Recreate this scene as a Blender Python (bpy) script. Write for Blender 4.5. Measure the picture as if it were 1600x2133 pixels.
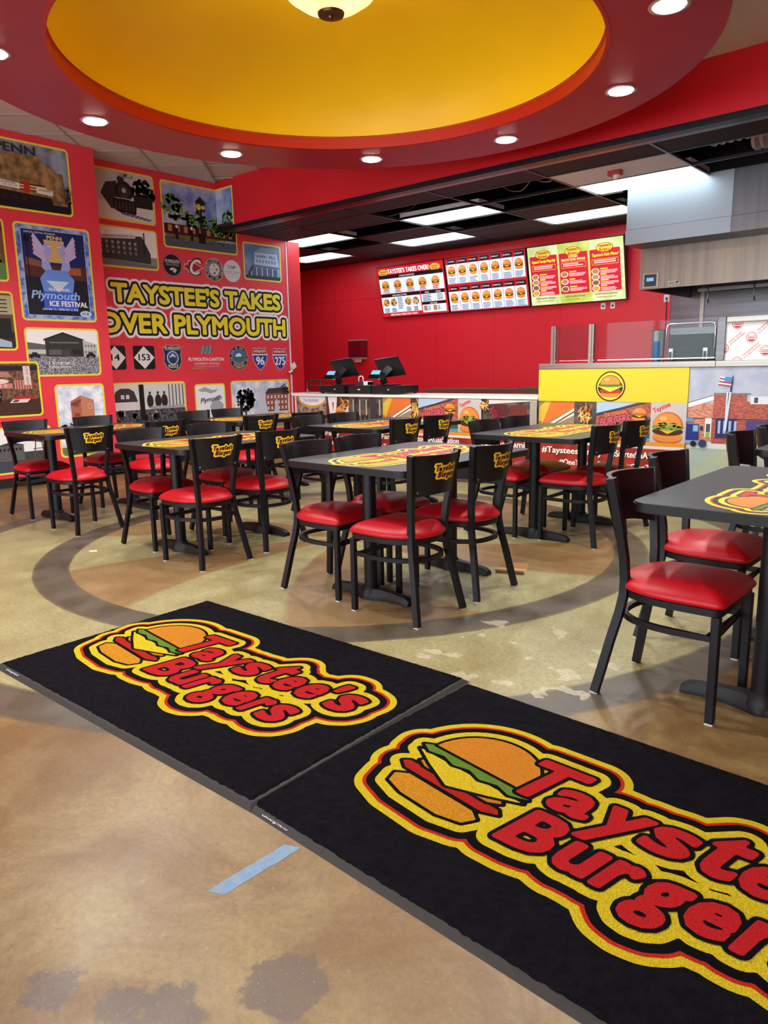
import bpy, bmesh, math, random
import numpy as np
from mathutils import Matrix, Vector

for o in list(bpy.data.objects):
    bpy.data.objects.remove(o, do_unlink=True)
S = bpy.context.scene
COL = S.collection
random.seed(7)

# ------------------------------------------------------------------ camera
F_PX, PITCH, YAW, ROLL, CAM_H = 1538.2, 0.193906386, -0.721005461, -0.0193852454, 1.27
def cam_matrix():
    cy, sy, cp, sp, cr, sr = (math.cos(YAW), math.sin(YAW), math.cos(PITCH), math.sin(PITCH), math.cos(ROLL), math.sin(ROLL))
    B = np.array([[1, 0, 0], [0, 0, -1], [0, 1, 0]])
    Y = np.array([[cy, -sy, 0], [sy, cy, 0], [0, 0, 1]])
    P = np.array([[1, 0, 0], [0, cp, -sp], [0, sp, cp]])
    R = np.array([[cr, -sr, 0], [sr, cr, 0], [0, 0, 1]])
    M = R @ P @ B @ Y                       # world -> camera (x right, y down, z forward)
    C = np.stack([M[0], -M[1], -M[2]], 1)   # columns: camera axes in the world
    m = Matrix.Identity(4)
    for i in range(3):
        for j in range(3):
            m[i][j] = C[i][j]
    m.translation = (0, 0, CAM_H)
    return m
cam_d = bpy.data.cameras.new('camera')
cam = bpy.data.objects.new('camera', cam_d)
COL.objects.link(cam)
cam.matrix_world = cam_matrix()
cam_d.sensor_fit = 'HORIZONTAL'
cam_d.sensor_width = 36.0
cam_d.lens = F_PX / 1600 * 36.0
cam_d.clip_start = 0.05
S.camera = cam

# ------------------------------------------------------------------ world, exposure
W = bpy.data.worlds.new('daylight')
S.world = W
W.use_nodes = True
W.node_tree.nodes['Background'].inputs[0].default_value = (0.85, 0.94, 1.0, 1)
W.node_tree.nodes['Background'].inputs[1].default_value = 3.2
S.view_settings.view_transform = 'Standard'
S.view_settings.look = 'None'
S.view_settings.gamma = 1.0
S.view_settings.use_curve_mapping = False
S.view_settings.exposure = 1.12
LAMP = 1.0          # overall strength of the fixtures

# ------------------------------------------------------------------ materials
def lin(h):
    h = h.lstrip('#')
    c = [int(h[i:i + 2], 16) / 255 for i in (0, 2, 4)]
    return tuple(((x / 12.92) if x <= .04045 else ((x + .055) / 1.055) ** 2.4) for x in c) + (1,)
MATS = {}
def mat(name, col, rough=.5, metal=0.0, spec=.5, noise=None, bump=None, emit=0.0, coat=0.0, aniso=0.0):
    """noise=(scale, second colour, detail) ; bump=(scale, strength)"""
    if name in MATS:
        return MATS[name]
    m = bpy.data.materials.new(name)
    m.use_nodes = True
    nt = m.node_tree
    b = nt.nodes['Principled BSDF']
    b.inputs['Base Color'].default_value = lin(col)
    b.inputs['Roughness'].default_value = rough
    b.inputs['Metallic'].default_value = metal
    b.inputs['Specular IOR Level'].default_value = spec
    b.inputs['Coat Weight'].default_value = coat
    tc = None
    if noise or bump:
        tc = nt.nodes.new('ShaderNodeTexCoord')
    if noise:
        n = nt.nodes.new('ShaderNodeTexNoise')
        n.inputs['Scale'].default_value = noise[0]
        n.inputs['Detail'].default_value = noise[2] if len(noise) > 2 else 3
        if len(noise) > 3:
            mp = nt.nodes.new('ShaderNodeMapping')
            mp.inputs['Scale'].default_value = noise[3]
            nt.links.new(tc.outputs['Object'], mp.inputs[0])
            nt.links.new(mp.outputs[0], n.inputs[0])
        else:
            nt.links.new(tc.outputs['Object'], n.inputs[0])
        r = nt.nodes.new('ShaderNodeValToRGB')
        r.color_ramp.elements[0].position = .38
        r.color_ramp.elements[1].position = .62
        r.color_ramp.elements[0].color = lin(col)
        r.color_ramp.elements[1].color = lin(noise[1])
        nt.links.new(n.outputs[0], r.inputs[0])
        nt.links.new(r.outputs[0], b.inputs['Base Color'])
        if emit:
            nt.links.new(r.outputs[0], b.inputs['Emission Color'])
    if bump:
        n = nt.nodes.new('ShaderNodeTexNoise')
        n.inputs['Scale'].default_value = bump[0]
        n.inputs['Detail'].default_value = 2
        nt.links.new(tc.outputs['Object'], n.inputs[0])
        bp = nt.nodes.new('ShaderNodeBump')
        bp.inputs['Strength'].default_value = bump[1]
        bp.inputs['Distance'].default_value = .01
        nt.links.new(n.outputs[0], bp.inputs['Height'])
        nt.links.new(bp.outputs[0], b.inputs['Normal'])
    if emit:
        b.inputs['Emission Strength'].default_value = emit
        if not noise:
            b.inputs['Emission Color'].default_value = lin(col)
    MATS[name] = m
    return m
def ink(h, kind='print'):
    """flat print / screen / vinyl in one colour"""
    h = h.lower().lstrip('#')
    if kind == 'screen':
        return mat('screen_' + h, h, .35, emit=SCREEN)
    if kind == 'pile':
        return mat('pile_' + h, h, .95, spec=.1, noise=(260, darker(h, .86), 2), bump=(420, .9))
    if kind == 'gloss':
        return mat('gloss_' + h, h, .3)
    return mat('ink_' + h, h, .48, spec=.35)
def darker(h, k):
    return ''.join('%02x' % max(0, min(255, int(int(h[i:i + 2], 16) * k))) for i in (0, 2, 4))
SCREEN = .34

M_RED = mat('red_wall_paint', 'dc1c2c', .38, noise=(1.2, 'd21a28', 2), spec=.5)
M_REDPANEL = mat('red_wall_panel', 'ee2634', .33, bump=(220, .03))
M_MURAL = mat('red_mural_vinyl', 'ee3c4c', .42, noise=(2, 'e83848', 2))
M_MAROON = mat('maroon_ring_paint', 'a41f3c', .36, noise=(1.5, '9c1c38', 2))
M_LIP = mat('red_lip_paint', 'b81e1a', .4)
M_YELLOW = mat('yellow_dome_paint', 'fad600', .5, noise=(1.0, 'f4d000', 2))
M_YPANEL = mat('yellow_panel', 'd0c21a', .45)
M_CEIL = mat('ceiling_tile', 'cfc4c0', .9, noise=(60, 'c6bab6', 4), bump=(160, .25))
M_TEE = mat('ceiling_tee', 'a89c98', .6)
M_BLACK = mat('black_powder_coat', '090c13', .45, spec=.35, bump=(900, .03))
M_TABLE = mat('table_laminate', '2c2a2e', .36, noise=(90, '353338', 3), spec=.5)
M_EDGE = mat('table_edge', '08080a', .42, spec=.35)
M_CAST = mat('cast_iron_black', '0a0b0e', .5, spec=.35, bump=(300, .12))
M_WOODB = mat('black_stained_plywood', '0d0e12', .36, spec=.45, noise=(16, '14161b', 4, (1, 1, 6)), bump=(60, .12))
M_VINYL = mat('red_vinyl', 'b20c1a', .42, noise=(3, 'aa0a18', 2), bump=(500, .05), spec=.4)
M_GLIDE = mat('clear_glide', 'c8c8c4', .3)
M_STEEL = mat('brushed_steel', '8f8a80', .3, metal=1, noise=(3, '857f76', 3, (.2, .2, 30)))
M_STEELD = mat('brushed_steel_panel', '5f5d5e', .26, metal=1, noise=(2, '545256', 3, (.3, .3, 12)))
M_HOODTOP = mat('satin_steel_enclosure', '8e949c', .45, metal=1)
M_CANOPY = mat('hood_canopy_steel', '766d64', .32, metal=1, noise=(2.5, '6c645c', 3, (6, 6, .25)))
M_WHITE = mat('white_laminate', 'e6e2dc', .35)
M_DARKC = mat('dark_ceiling_tile', '2a2730', .75, noise=(40, '322e38', 3))
M_VOID = mat('plenum_black', '0b0b0d', .9)
M_TRIMB = mat('black_metal_trim', '191a20', .35, metal=.3)
M_TRIMG = mat('grey_metal_trim', '70747c', .3, metal=.8)
M_BASE = mat('black_rubber_base', '18191a', .55)
M_CHROME = mat('chrome', 'd8d8d8', .12, metal=1)
M_PLAST = mat('black_plastic', '121316', .4)
M_PAPER = mat('white_paper', 'ecebea', .7)
M_GREYPL = mat('grey_plastic', '9a9aa0', .5)
M_DOWN = mat('downlight_lens', 'fff6ea', .4, emit=26 * LAMP)
M_TRIMW = mat('downlight_trim', 'b9b2ae', .3, metal=.6)
M_PANEL = mat('light_panel_lens', 'e4fbff', .5, emit=3.0 * LAMP)
M_PANELF = mat('light_panel_frame', 'e8e8e8', .4)
M_BOWL = mat('alabaster_glass', 'ffd9a0', .35, noise=(4, 'f6c888', 4), emit=.75)
M_BRONZE = mat('antique_bronze', '6a5230', .3, metal=1)
M_MATRUB = mat('mat_rubber', '2c2b27', .7, bump=(700, .3))
M_PILEB = mat('mat_pile_black', '0b0b11', .97, spec=.1, noise=(40, '15151d', 4), bump=(420, .9))
M_TAPE = mat('blue_tape', '6f93b4', .6, noise=(40, '7f9cb6', 4))
M_CARD = mat('cardboard', 'b58c5e', .8)
M_FOIL = mat('silver_flex_duct', 'd4c8cc', .3, metal=.6)
def glass_mat():
    m = bpy.data.materials.new('clear_guard_glass')
    m.use_nodes = True
    nt = m.node_tree
    nt.nodes.clear()
    out = nt.nodes.new('ShaderNodeOutputMaterial')
    mx = nt.nodes.new('ShaderNodeMixShader')
    t = nt.nodes.new('ShaderNodeBsdfTransparent')
    t.inputs[0].default_value = (.9, .93, .93, 1)
    gl = nt.nodes.new('ShaderNodeBsdfGlossy')
    gl.inputs['Roughness'].default_value = .03
    fr = nt.nodes.new('ShaderNodeFresnel')
    fr.inputs[0].default_value = 1.22
    nt.links.new(fr.outputs[0], mx.inputs[0])
    nt.links.new(t.outputs[0], mx.inputs[1])
    nt.links.new(gl.outputs[0], mx.inputs[2])
    nt.links.new(mx.outputs[0], out.inputs[0])
    return m
M_GLASS = glass_mat()

RING_C = (-3.82, 3.91)
def floor_mat():
    m = bpy.data.materials.new('stained_concrete')
    m.use_nodes = True
    nt = m.node_tree
    N, L = nt.nodes, nt.links
    b = N['Principled BSDF']
    geo = N.new('ShaderNodeNewGeometry')
    def math_(op, a, c=None, d=None):
        n = N.new('ShaderNodeMath'); n.operation = op
        for i, v in enumerate((a, c, d)):
            if v is None: continue
            if isinstance(v, (int, float)): n.inputs[i].default_value = v
            else: L.new(v, n.inputs[i])
        return n.outputs[0]
    def noise(scale, detail=4, rough=.6, dist=0):
        n = N.new('ShaderNodeTexNoise')
        n.inputs['Scale'].default_value = scale; n.inputs['Detail'].default_value = detail
        n.inputs['Roughness'].default_value = rough; n.inputs['Distortion'].default_value = dist
        L.new(geo.outputs['Position'], n.inputs['Vector'])
        return n.outputs[0]
    def mix(f, a, c, mode='MIX'):
        n = N.new('ShaderNodeMix'); n.data_type = 'RGBA'; n.blend_type = mode
        for s, v in (('Factor', f), ('A', a), ('B', c)):
            i = [x for x in n.inputs if x.name == s and (x.type == ('VALUE' if s == 'Factor' else 'RGBA'))][0]
            if isinstance(v, (int, float)): i.default_value = v
            elif isinstance(v, tuple): i.default_value = v
            else: L.new(v, i)
        return [x for x in n.outputs if x.type == 'RGBA'][0]
    def ramp(v, stops, interp='LINEAR'):
        n = N.new('ShaderNodeValToRGB'); n.color_ramp.interpolation = interp
        e = n.color_ramp.elements
        while len(e) < len(stops): e.new(.5)
        for i, (p, c) in enumerate(stops):
            e[i].position = p; e[i].color = c if isinstance(c, tuple) else (c, c, c, 1)
        L.new(v, n.inputs[0]); return n.outputs[0]
    sx = N.new('ShaderNodeSeparateXYZ'); L.new(geo.outputs['Position'], sx.inputs[0])
    dx = math_('SUBTRACT', sx.outputs[0], RING_C[0]); dy = math_('SUBTRACT', sx.outputs[1], RING_C[1])
    r = math_('SQRT', math_('ADD', math_('MULTIPLY', dx, dx), math_('MULTIPLY', dy, dy)))
    rn = math_('ADD', r, math_('MULTIPLY', math_('SUBTRACT', noise(9, 2), .5), .02))
    ang = math_('MULTIPLY', math_('ARCTAN2', dy, dx), 180 / math.pi)
    ph = math_('SUBTRACT', math_('SUBTRACT', ang, 5), math_('MULTIPLY', math_('SUBTRACT', r, 1.93), 9))
    sect = math_('SINE', math_('MULTIPLY', ph, math.pi / 30))
    sectm = ramp(math_('ADD', math_('MULTIPLY', sect, .5), .5), [(.46, 0.0), (.54, 1.0)])
    big = noise(1.1, 5, .6, .3); mid = noise(3.2, 5, .55, .2); fine = noise(55, 4, .7)
    green = mix(ramp(mid, [(.3, 0.0), (.75, 1.0)]), lin('9c9568'), lin('b0aa7c'))
    tan = mix(ramp(mid, [(.3, 0.0), (.75, 1.0)]), lin('8c6e48'), lin('a08458'))
    brown = mix(ramp(big, [(.35, 0.0), (.68, 1.0)]), lin('7f6034'), lin('a48f58'))
    brown = mix(ramp(mid, [(.42, 0.0), (.75, .4)]), brown, lin('ad9970'))
    brown = mix(ramp(noise(2.1, 6, .7, .8), [(.42, .75), (.57, 0.0)]), brown, lin('775628'))
    grey = mix(ramp(mid, [(.35, 0.0), (.65, 1.0)]), lin('474339'), lin('5f5a50'))
    inner = mix(sectm, green, tan)
    def step(v): return ramp(math_('MULTIPLY', rn, .25), [((v - .006) / 4, 0.0), ((v + .006) / 4, 1.0)])
    c = mix(step(1.945), inner, grey)
    c = mix(step(2.16), c, green)
    c = mix(step(2.88), c, grey)
    c = mix(step(3.09), c, brown)
    for v in (1.945, 2.16, 2.88, 3.09):     # saw-cut joints
        d = math_('ABSOLUTE', math_('SUBTRACT', r, v))
        c = mix(ramp(d, [(0.0, .55), (.006, 0.0)]), c, lin('3c3426'))
    # worn-through patches of bare cement with ragged outlines
    def blob(px, py, rad):
        ax = math_('SUBTRACT', sx.outputs[0], px); ay = math_('SUBTRACT', sx.outputs[1], py)
        dd = math_('SQRT', math_('ADD', math_('MULTIPLY', ax, ax), math_('MULTIPLY', ay, ay)))
        dd = math_('ADD', dd, math_('MULTIPLY', math_('SUBTRACT', noise(14, 5, .7), .5), .14))
        return ramp(dd, [(max(rad - .008, .001), 1.0), (rad + .008, 0.0)])
    for px, py, rad in ((-1.42, .53, .055), (-1.19, .66, .06), (-1.05, .85, .085), (-1.26, .60, .05), (-3.05, 1.02, .05), (-2.93, 1.04, .04)):
        c = mix(math_('MULTIPLY', blob(px, py, rad), .88), c, lin('5e5048'))
    flake = math_('MULTIPLY', ramp(noise(6.5, 3, .5), [(.60, 0.0), (.61, .6)]), ramp(r, [(.0, 0.0), (1.0, 1.0)]))
    c = mix(math_('MULTIPLY', flake, blob(-1.65, 2.62, .5)), c, lin('cfc9ac'))
    c = mix(ramp(noise(13, 6, .75, .3), [(.3, .3), (.62, 0.0)]), c, lin('6b5433'))
    c = mix(ramp(fine, [(.38, .3), (.58, 0.0)]), c, lin('5a4a30'))
    c = mix(ramp(noise(90, 3, .7), [(.62, 0.0), (.7, .3)]), c, lin('c9b48a'))
    scr = N.new('ShaderNodeTexNoise'); scr.inputs['Scale'].default_value = 3; scr.inputs['Detail'].default_value = 8
    mp = N.new('ShaderNodeMapping'); mp.inputs['Scale'].default_value = (30, 1.2, 1); mp.inputs['Rotation'].default_value = (0, 0, .6)
    L.new(geo.outputs['Position'], mp.inputs[0]); L.new(mp.outputs[0], scr.inputs['Vector'])
    c = mix(ramp(scr.outputs[0], [(.68, 0.0), (.72, .12)]), c, lin('c3b595'))
    L.new(c, b.inputs['Base Color'])
    rr = N.new('ShaderNodeMapRange'); L.new(mid, rr.inputs[0])
    rr.inputs['From Min'].default_value = .3; rr.inputs['From Max'].default_value = .7
    rr.inputs['To Min'].default_value = .3; rr.inputs['To Max'].default_value = .5
    L.new(rr.outputs[0], b.inputs['Roughness'])
    b.inputs['Specular IOR Level'].default_value = .5
    bp = N.new('ShaderNodeBump'); bp.inputs['Strength'].default_value = .06; bp.inputs['Distance'].default_value = .01
    L.new(fine, bp.inputs['Height']); L.new(bp.outputs[0], b.inputs['Normal'])
    return m
M_FLOOR = floor_mat()

# ------------------------------------------------------------------ object helpers
def tag(o, label=None, cat=None, group=None, kind=None):
    if label: o['label'] = label
    if cat: o['category'] = cat
    if group: o['group'] = group
    if kind: o['kind'] = kind
    return o
def empty(name, loc=(0, 0, 0), rz=0, label=None, cat=None, group=None):
    o = bpy.data.objects.new(name, None)
    COL.objects.link(o)
    o.location = loc; o.rotation_euler = (0, 0, rz)
    o.empty_display_size = .1
    return tag(o, label, cat, group)
def add(name, me, parent=None, loc=None, rot=None, **kw):
    o = bpy.data.objects.new(name, me)
    COL.objects.link(o)
    if parent: o.parent = parent
    if loc: o.location = loc
    if rot: o.rotation_euler = rot
    return tag(o, **kw)
def fin(bm, mats, smooth=False, name='mesh'):
    bmesh.ops.recalc_face_normals(bm, faces=bm.faces)
    me = bpy.data.meshes.new(name)
    bm.to_mesh(me); bm.free()
    for m in (mats if isinstance(mats, (list, tuple)) else [mats]):
        me.materials.append(m)
    if smooth:
        me.shade_smooth() if smooth is True else None
        if smooth is not True:
            me.shade_smooth()
            try: me.set_sharp_from_angle(angle=math.radians(smooth))
            except Exception: pass
    return me
def bx(bm, x0, x1, y0, y1, z0, z1, mi=0):
    v = [bm.verts.new(p) for p in ((x0, y0, z0), (x1, y0, z0), (x1, y1, z0), (x0, y1, z0), (x0, y0, z1), (x1, y0, z1), (x1, y1, z1), (x0, y1, z1))]
    for q in ((0, 3, 2, 1), (4, 5, 6, 7), (0, 1, 5, 4), (1, 2, 6, 5), (2, 3, 7, 6), (3, 0, 4, 7)):
        f = bm.faces.new([v[i] for i in q]); f.material_index = mi
    return v
def box(x0, x1, y0, y1, z0, z1, m, bevel=0):
    bm = bmesh.new(); bx(bm, x0, x1, y0, y1, z0, z1)
    if bevel:
        bmesh.ops.bevel(bm, geom=list(bm.edges), offset=bevel, segments=2, profile=.7, affect='EDGES')
    return fin(bm, m)
def sweep(bm, path, w, h, up=(0, 0, 1), closed=False, mi=0, roundn=0):
    """sweep a w (sideways) x h (along up) section along path; roundn>0: round section of that many sides"""
    pts = [Vector(p) for p in path]; n = len(pts); rings = []
    upv = Vector(up)
    for i, p in enumerate(pts):
        a = pts[(i - 1) % n] if (closed or i > 0) else p
        c = pts[(i + 1) % n] if (closed or i < n - 1) else p
        t = (c - a).normalized()
        s = t.cross(upv)
        if s.length < 1e-4: s = t.cross(Vector((1, 0, 0)))
        s.normalize(); u = s.cross(t).normalized()
        if roundn:
            rings.append([bm.verts.new(p + s * (w / 2 * math.cos(2 * math.pi * k / roundn)) + u * (h / 2 * math.sin(2 * math.pi * k / roundn))) for k in range(roundn)])
        else:
            rings.append([bm.verts.new(p + s * (w / 2 * a_) + u * (h / 2 * b_)) for a_, b_ in ((-1, -1), (1, -1), (1, 1), (-1, 1))])
    k = len(rings[0])
    for i in range(n if closed else n - 1):
        A, B2 = rings[i], rings[(i + 1) % n]
        for j in range(k):
            f = bm.faces.new([A[j], A[(j + 1) % k], B2[(j + 1) % k], B2[j]]); f.material_index = mi
    if not closed:
        bm.faces.new(rings[0]).material_index = mi; bm.faces.new(rings[-1][::-1]).material_index = mi
def lathe(bm, prof, seg=32, cx=0, cy=0, mi=0, cap=False):
    rings = []
    for r, z in prof:
        if r < 1e-5: rings.append([bm.verts.new((cx, cy, z))])
        else: rings.append([bm.verts.new((cx + r * math.cos(2 * math.pi * k / seg), cy + r * math.sin(2 * math.pi * k / seg), z)) for k in range(seg)])
    for A, B2 in zip(rings, rings[1:]):
        for k in range(seg):
            k2 = (k + 1) % seg
            if len(A) == 1 and len(B2) == 1: continue
            if len(A) == 1: f = bm.faces.new([A[0], B2[k], B2[k2]])
            elif len(B2) == 1: f = bm.faces.new([A[k], A[k2], B2[0]])
            else: f = bm.faces.new([A[k], A[k2], B2[k2], B2[k]])
            f.material_index = mi
    if cap:
        for R in (rings[0], rings[-1]):
            if len(R) > 2: bm.faces.new(R).material_index = mi
def prism(bm, poly, z0, z1, mi=0):
    a = [bm.verts.new((x, y, z0)) for x, y in poly]; b = [bm.verts.new((x, y, z1)) for x, y in poly]
    n = len(poly)
    bm.faces.new(a[::-1]).material_index = mi; bm.faces.new(b).material_index = mi
    for i in range(n):
        bm.faces.new([a[i], a[(i + 1) % n], b[(i + 1) % n], b[i]]).material_index = mi
def rrect(x0, y0, x1, y1, r, n=5):
    P = []
    for cx, cy, a0 in ((x1 - r, y1 - r, 0), (x0 + r, y1 - r, 90), (x0 + r, y0 + r, 180), (x1 - r, y0 + r, 270)):
        for k in range(n + 1):
            a = math.radians(a0 + 90 * k / n); P.append((cx + r * math.cos(a), cy + r * math.sin(a)))
    return P
def copy_tree(o, parent=None):
    c = o.copy(); COL.objects.link(c); c.parent = parent
    for ch in list(o.children):
        copy_tree(ch, c)
    return c

# ------------------------------------------------------------------ flat lettering and printed artwork
_txt = {}
def text_geo(s):
    """triangles of a word, height 1 = capital height, origin at its left end on the baseline"""
    if s in _txt: return _txt[s]
    cu = bpy.data.curves.new('lettering', 'FONT'); cu.body = s; cu.size = 1; cu.resolution_u = 3
    o = bpy.data.objects.new('lettering', cu); COL.objects.link(o)
    dg = bpy.context.evaluated_depsgraph_get()
    me = bpy.data.meshes.new_from_object(o.evaluated_get(dg))
    V = np.array([v.co[:2] for v in me.vertices]) if len(me.vertices) else np.zeros((0, 2))
    Fc = [tuple(p.vertices) for p in me.polygons]
    bpy.data.objects.remove(o); bpy.data.curves.remove(cu); bpy.data.meshes.remove(me)
    if len(V):
        V = V / CAP; V[:, 0] -= V[:, 0].min()
    _txt[s] = (V, Fc)
    return _txt[s]
CAP = 1.0
CAP = float(text_geo('H')[0][:, 1].max()); _txt.clear()

class SDF:
    """signed distance on a grid, from triangle sets (lettering) and polygons"""
    def __init__(s, x0, x1, y0, y1, n):
        s.x = np.linspace(x0, x1, n); s.h = s.x[1] - s.x[0]
        s.y = np.arange(y0, y1 + s.h / 2, s.h)
        s.X, s.Y = np.meshgrid(s.x, s.y)
        s.shape = s.X.shape
    def dist(s, segs, inside):
        P = np.stack([s.X.ravel(), s.Y.ravel()], 1); D = np.full(len(P), 9.0)
        for (a, b) in segs:
            a = np.array(a); b = np.array(b); d = b - a; L2 = d @ d + 1e-12
            t = np.clip(((P - a) @ d) / L2, 0, 1)[:, None]
            q = P - a - t * d
            np.minimum(D, q[:, 0] ** 2 + q[:, 1] ** 2, out=D)
        D = np.sqrt(D).reshape(s.shape)
        return np.where(inside, -D, D)
    def from_tris(s, V, Fc):
        ins = np.zeros(s.shape, bool); cnt = {}
        for f in Fc:
            for i in range(len(f)):
                e = tuple(sorted((f[i], f[(i + 1) % len(f)]))); cnt[e] = cnt.get(e, 0) + 1
            for k in range(1, len(f) - 1):
                A, B, C = V[f[0]], V[f[k]], V[f[k + 1]]
                lo = np.minimum(np.minimum(A, B), C); hi = np.maximum(np.maximum(A, B), C)
                i0, i1 = np.searchsorted(s.x, lo[0]), np.searchsorted(s.x, hi[0], 'right')
                j0, j1 = np.searchsorted(s.y, lo[1]), np.searchsorted(s.y, hi[1], 'right')
                if i1 <= i0 or j1 <= j0: continue
                X, Y = s.X[j0:j1, i0:i1], s.Y[j0:j1, i0:i1]
                d1 = (B[0] - A[0]) * (Y - A[1]) - (B[1] - A[1]) * (X - A[0])
                d2 = (C[0] - B[0]) * (Y - B[1]) - (C[1] - B[1]) * (X - B[0])
                d3 = (A[0] - C[0]) * (Y - C[1]) - (A[1] - C[1]) * (X - C[0])
                ins[j0:j1, i0:i1] |= ((d1 >= 0) & (d2 >= 0) & (d3 >= 0)) | ((d1 <= 0) & (d2 <= 0) & (d3 <= 0))
        return s.dist([(V[a], V[b]) for (a, b), c in cnt.items() if c == 1], ins)
    def from_poly(s, P):
        n = len(P); ins = np.zeros(s.shape, bool)
        for i in range(n):
            (xa, ya), (xb, yb) = P[i], P[(i + 1) % n]
            if ya == yb: continue
            c = ((s.Y < ya) != (s.Y < yb)) & (s.X < (xb - xa) * (s.Y - ya) / (yb - ya) + xa)
            ins ^= c
        return s.dist([(P[i], P[(i + 1) % n]) for i in range(n)], ins)
    def loops(s, D, lv):
        G = D - lv; G = np.where(np.abs(G) < 1e-7, 1e-7, G)
        G = np.pad(G, 1, constant_values=1.0)
        xs = np.concatenate([[s.x[0] - s.h], s.x, [s.x[-1] + s.h]]); ys = np.concatenate([[s.y[0] - s.h], s.y, [s.y[-1] + s.h]])
        b = G < 0
        code = b[:-1, :-1] * 1 + b[:-1, 1:] * 2 + b[1:, 1:] * 4 + b[1:, :-1] * 8
        nxt = {}
        T = {1: [(3, 0)], 2: [(0, 1)], 3: [(3, 1)], 4: [(1, 2)], 5: [(3, 0), (1, 2)], 6: [(0, 2)], 7: [(3, 2)], 8: [(2, 3)], 9: [(2, 0)], 10: [(0, 1), (2, 3)], 11: [(2, 1)], 12: [(1, 3)], 13: [(1, 0)], 14: [(0, 3)]}
        def key(j, i, e):
            return {0: (j, i, 0), 1: (j, i + 1, 1), 2: (j + 1, i, 0), 3: (j, i, 1)}[e]
        for j, i in zip(*np.nonzero((code > 0) & (code < 15))):
            for a, c in T[int(code[j, i])]:
                nxt[key(j, i, a)] = key(j, i, c)
        out = []
        while nxt:
            k0 = next(iter(nxt)); k = k0; L = []
            while k in nxt:
                L.append(k); k = nxt.pop(k)
            pts = []
            for (j, i, d) in L:
                if d == 0:
                    t = G[j, i] / (G[j, i] - G[j, i + 1]); pts.append((xs[i] + t * s.h, ys[j]))
                else:
                    t = G[j, i] / (G[j, i] - G[j + 1, i]); pts.append((xs[i], ys[j] + t * s.h))
            if len(pts) > 5:
                P = np.array(pts); P = (np.roll(P, 1, 0) + 2 * P + np.roll(P, -1, 0)) / 4
                keep = [0]
                for q in range(1, len(P)):
                    if np.hypot(*(P[q] - P[keep[-1]])) > s.h * 1.15: keep.append(q)
                P = P[keep]
                if len(P) > 3: out.append(P)
        return out
def fill_loops(loops):
    cu = bpy.data.curves.new('outline', 'CURVE'); cu.dimensions = '2D'; cu.fill_mode = 'BOTH'
    for L in loops:
        sp = cu.splines.new('POLY'); sp.points.add(len(L) - 1)
        for p, q in zip(sp.points, L): p.co = (q[0], q[1], 0, 1)
        sp.use_cyclic_u = True
    o = bpy.data.objects.new('outline', cu); COL.objects.link(o)
    dg = bpy.context.evaluated_depsgraph_get()
    me = bpy.data.meshes.new_from_object(o.evaluated_get(dg))
    V = np.array([v.co[:2] for v in me.vertices]) if len(me.vertices) else np.zeros((0, 2))
    Fc = [tuple(p.vertices) for p in me.polygons]
    bpy.data.objects.remove(o); bpy.data.curves.remove(cu); bpy.data.meshes.remove(me)
    return V, Fc
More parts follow.
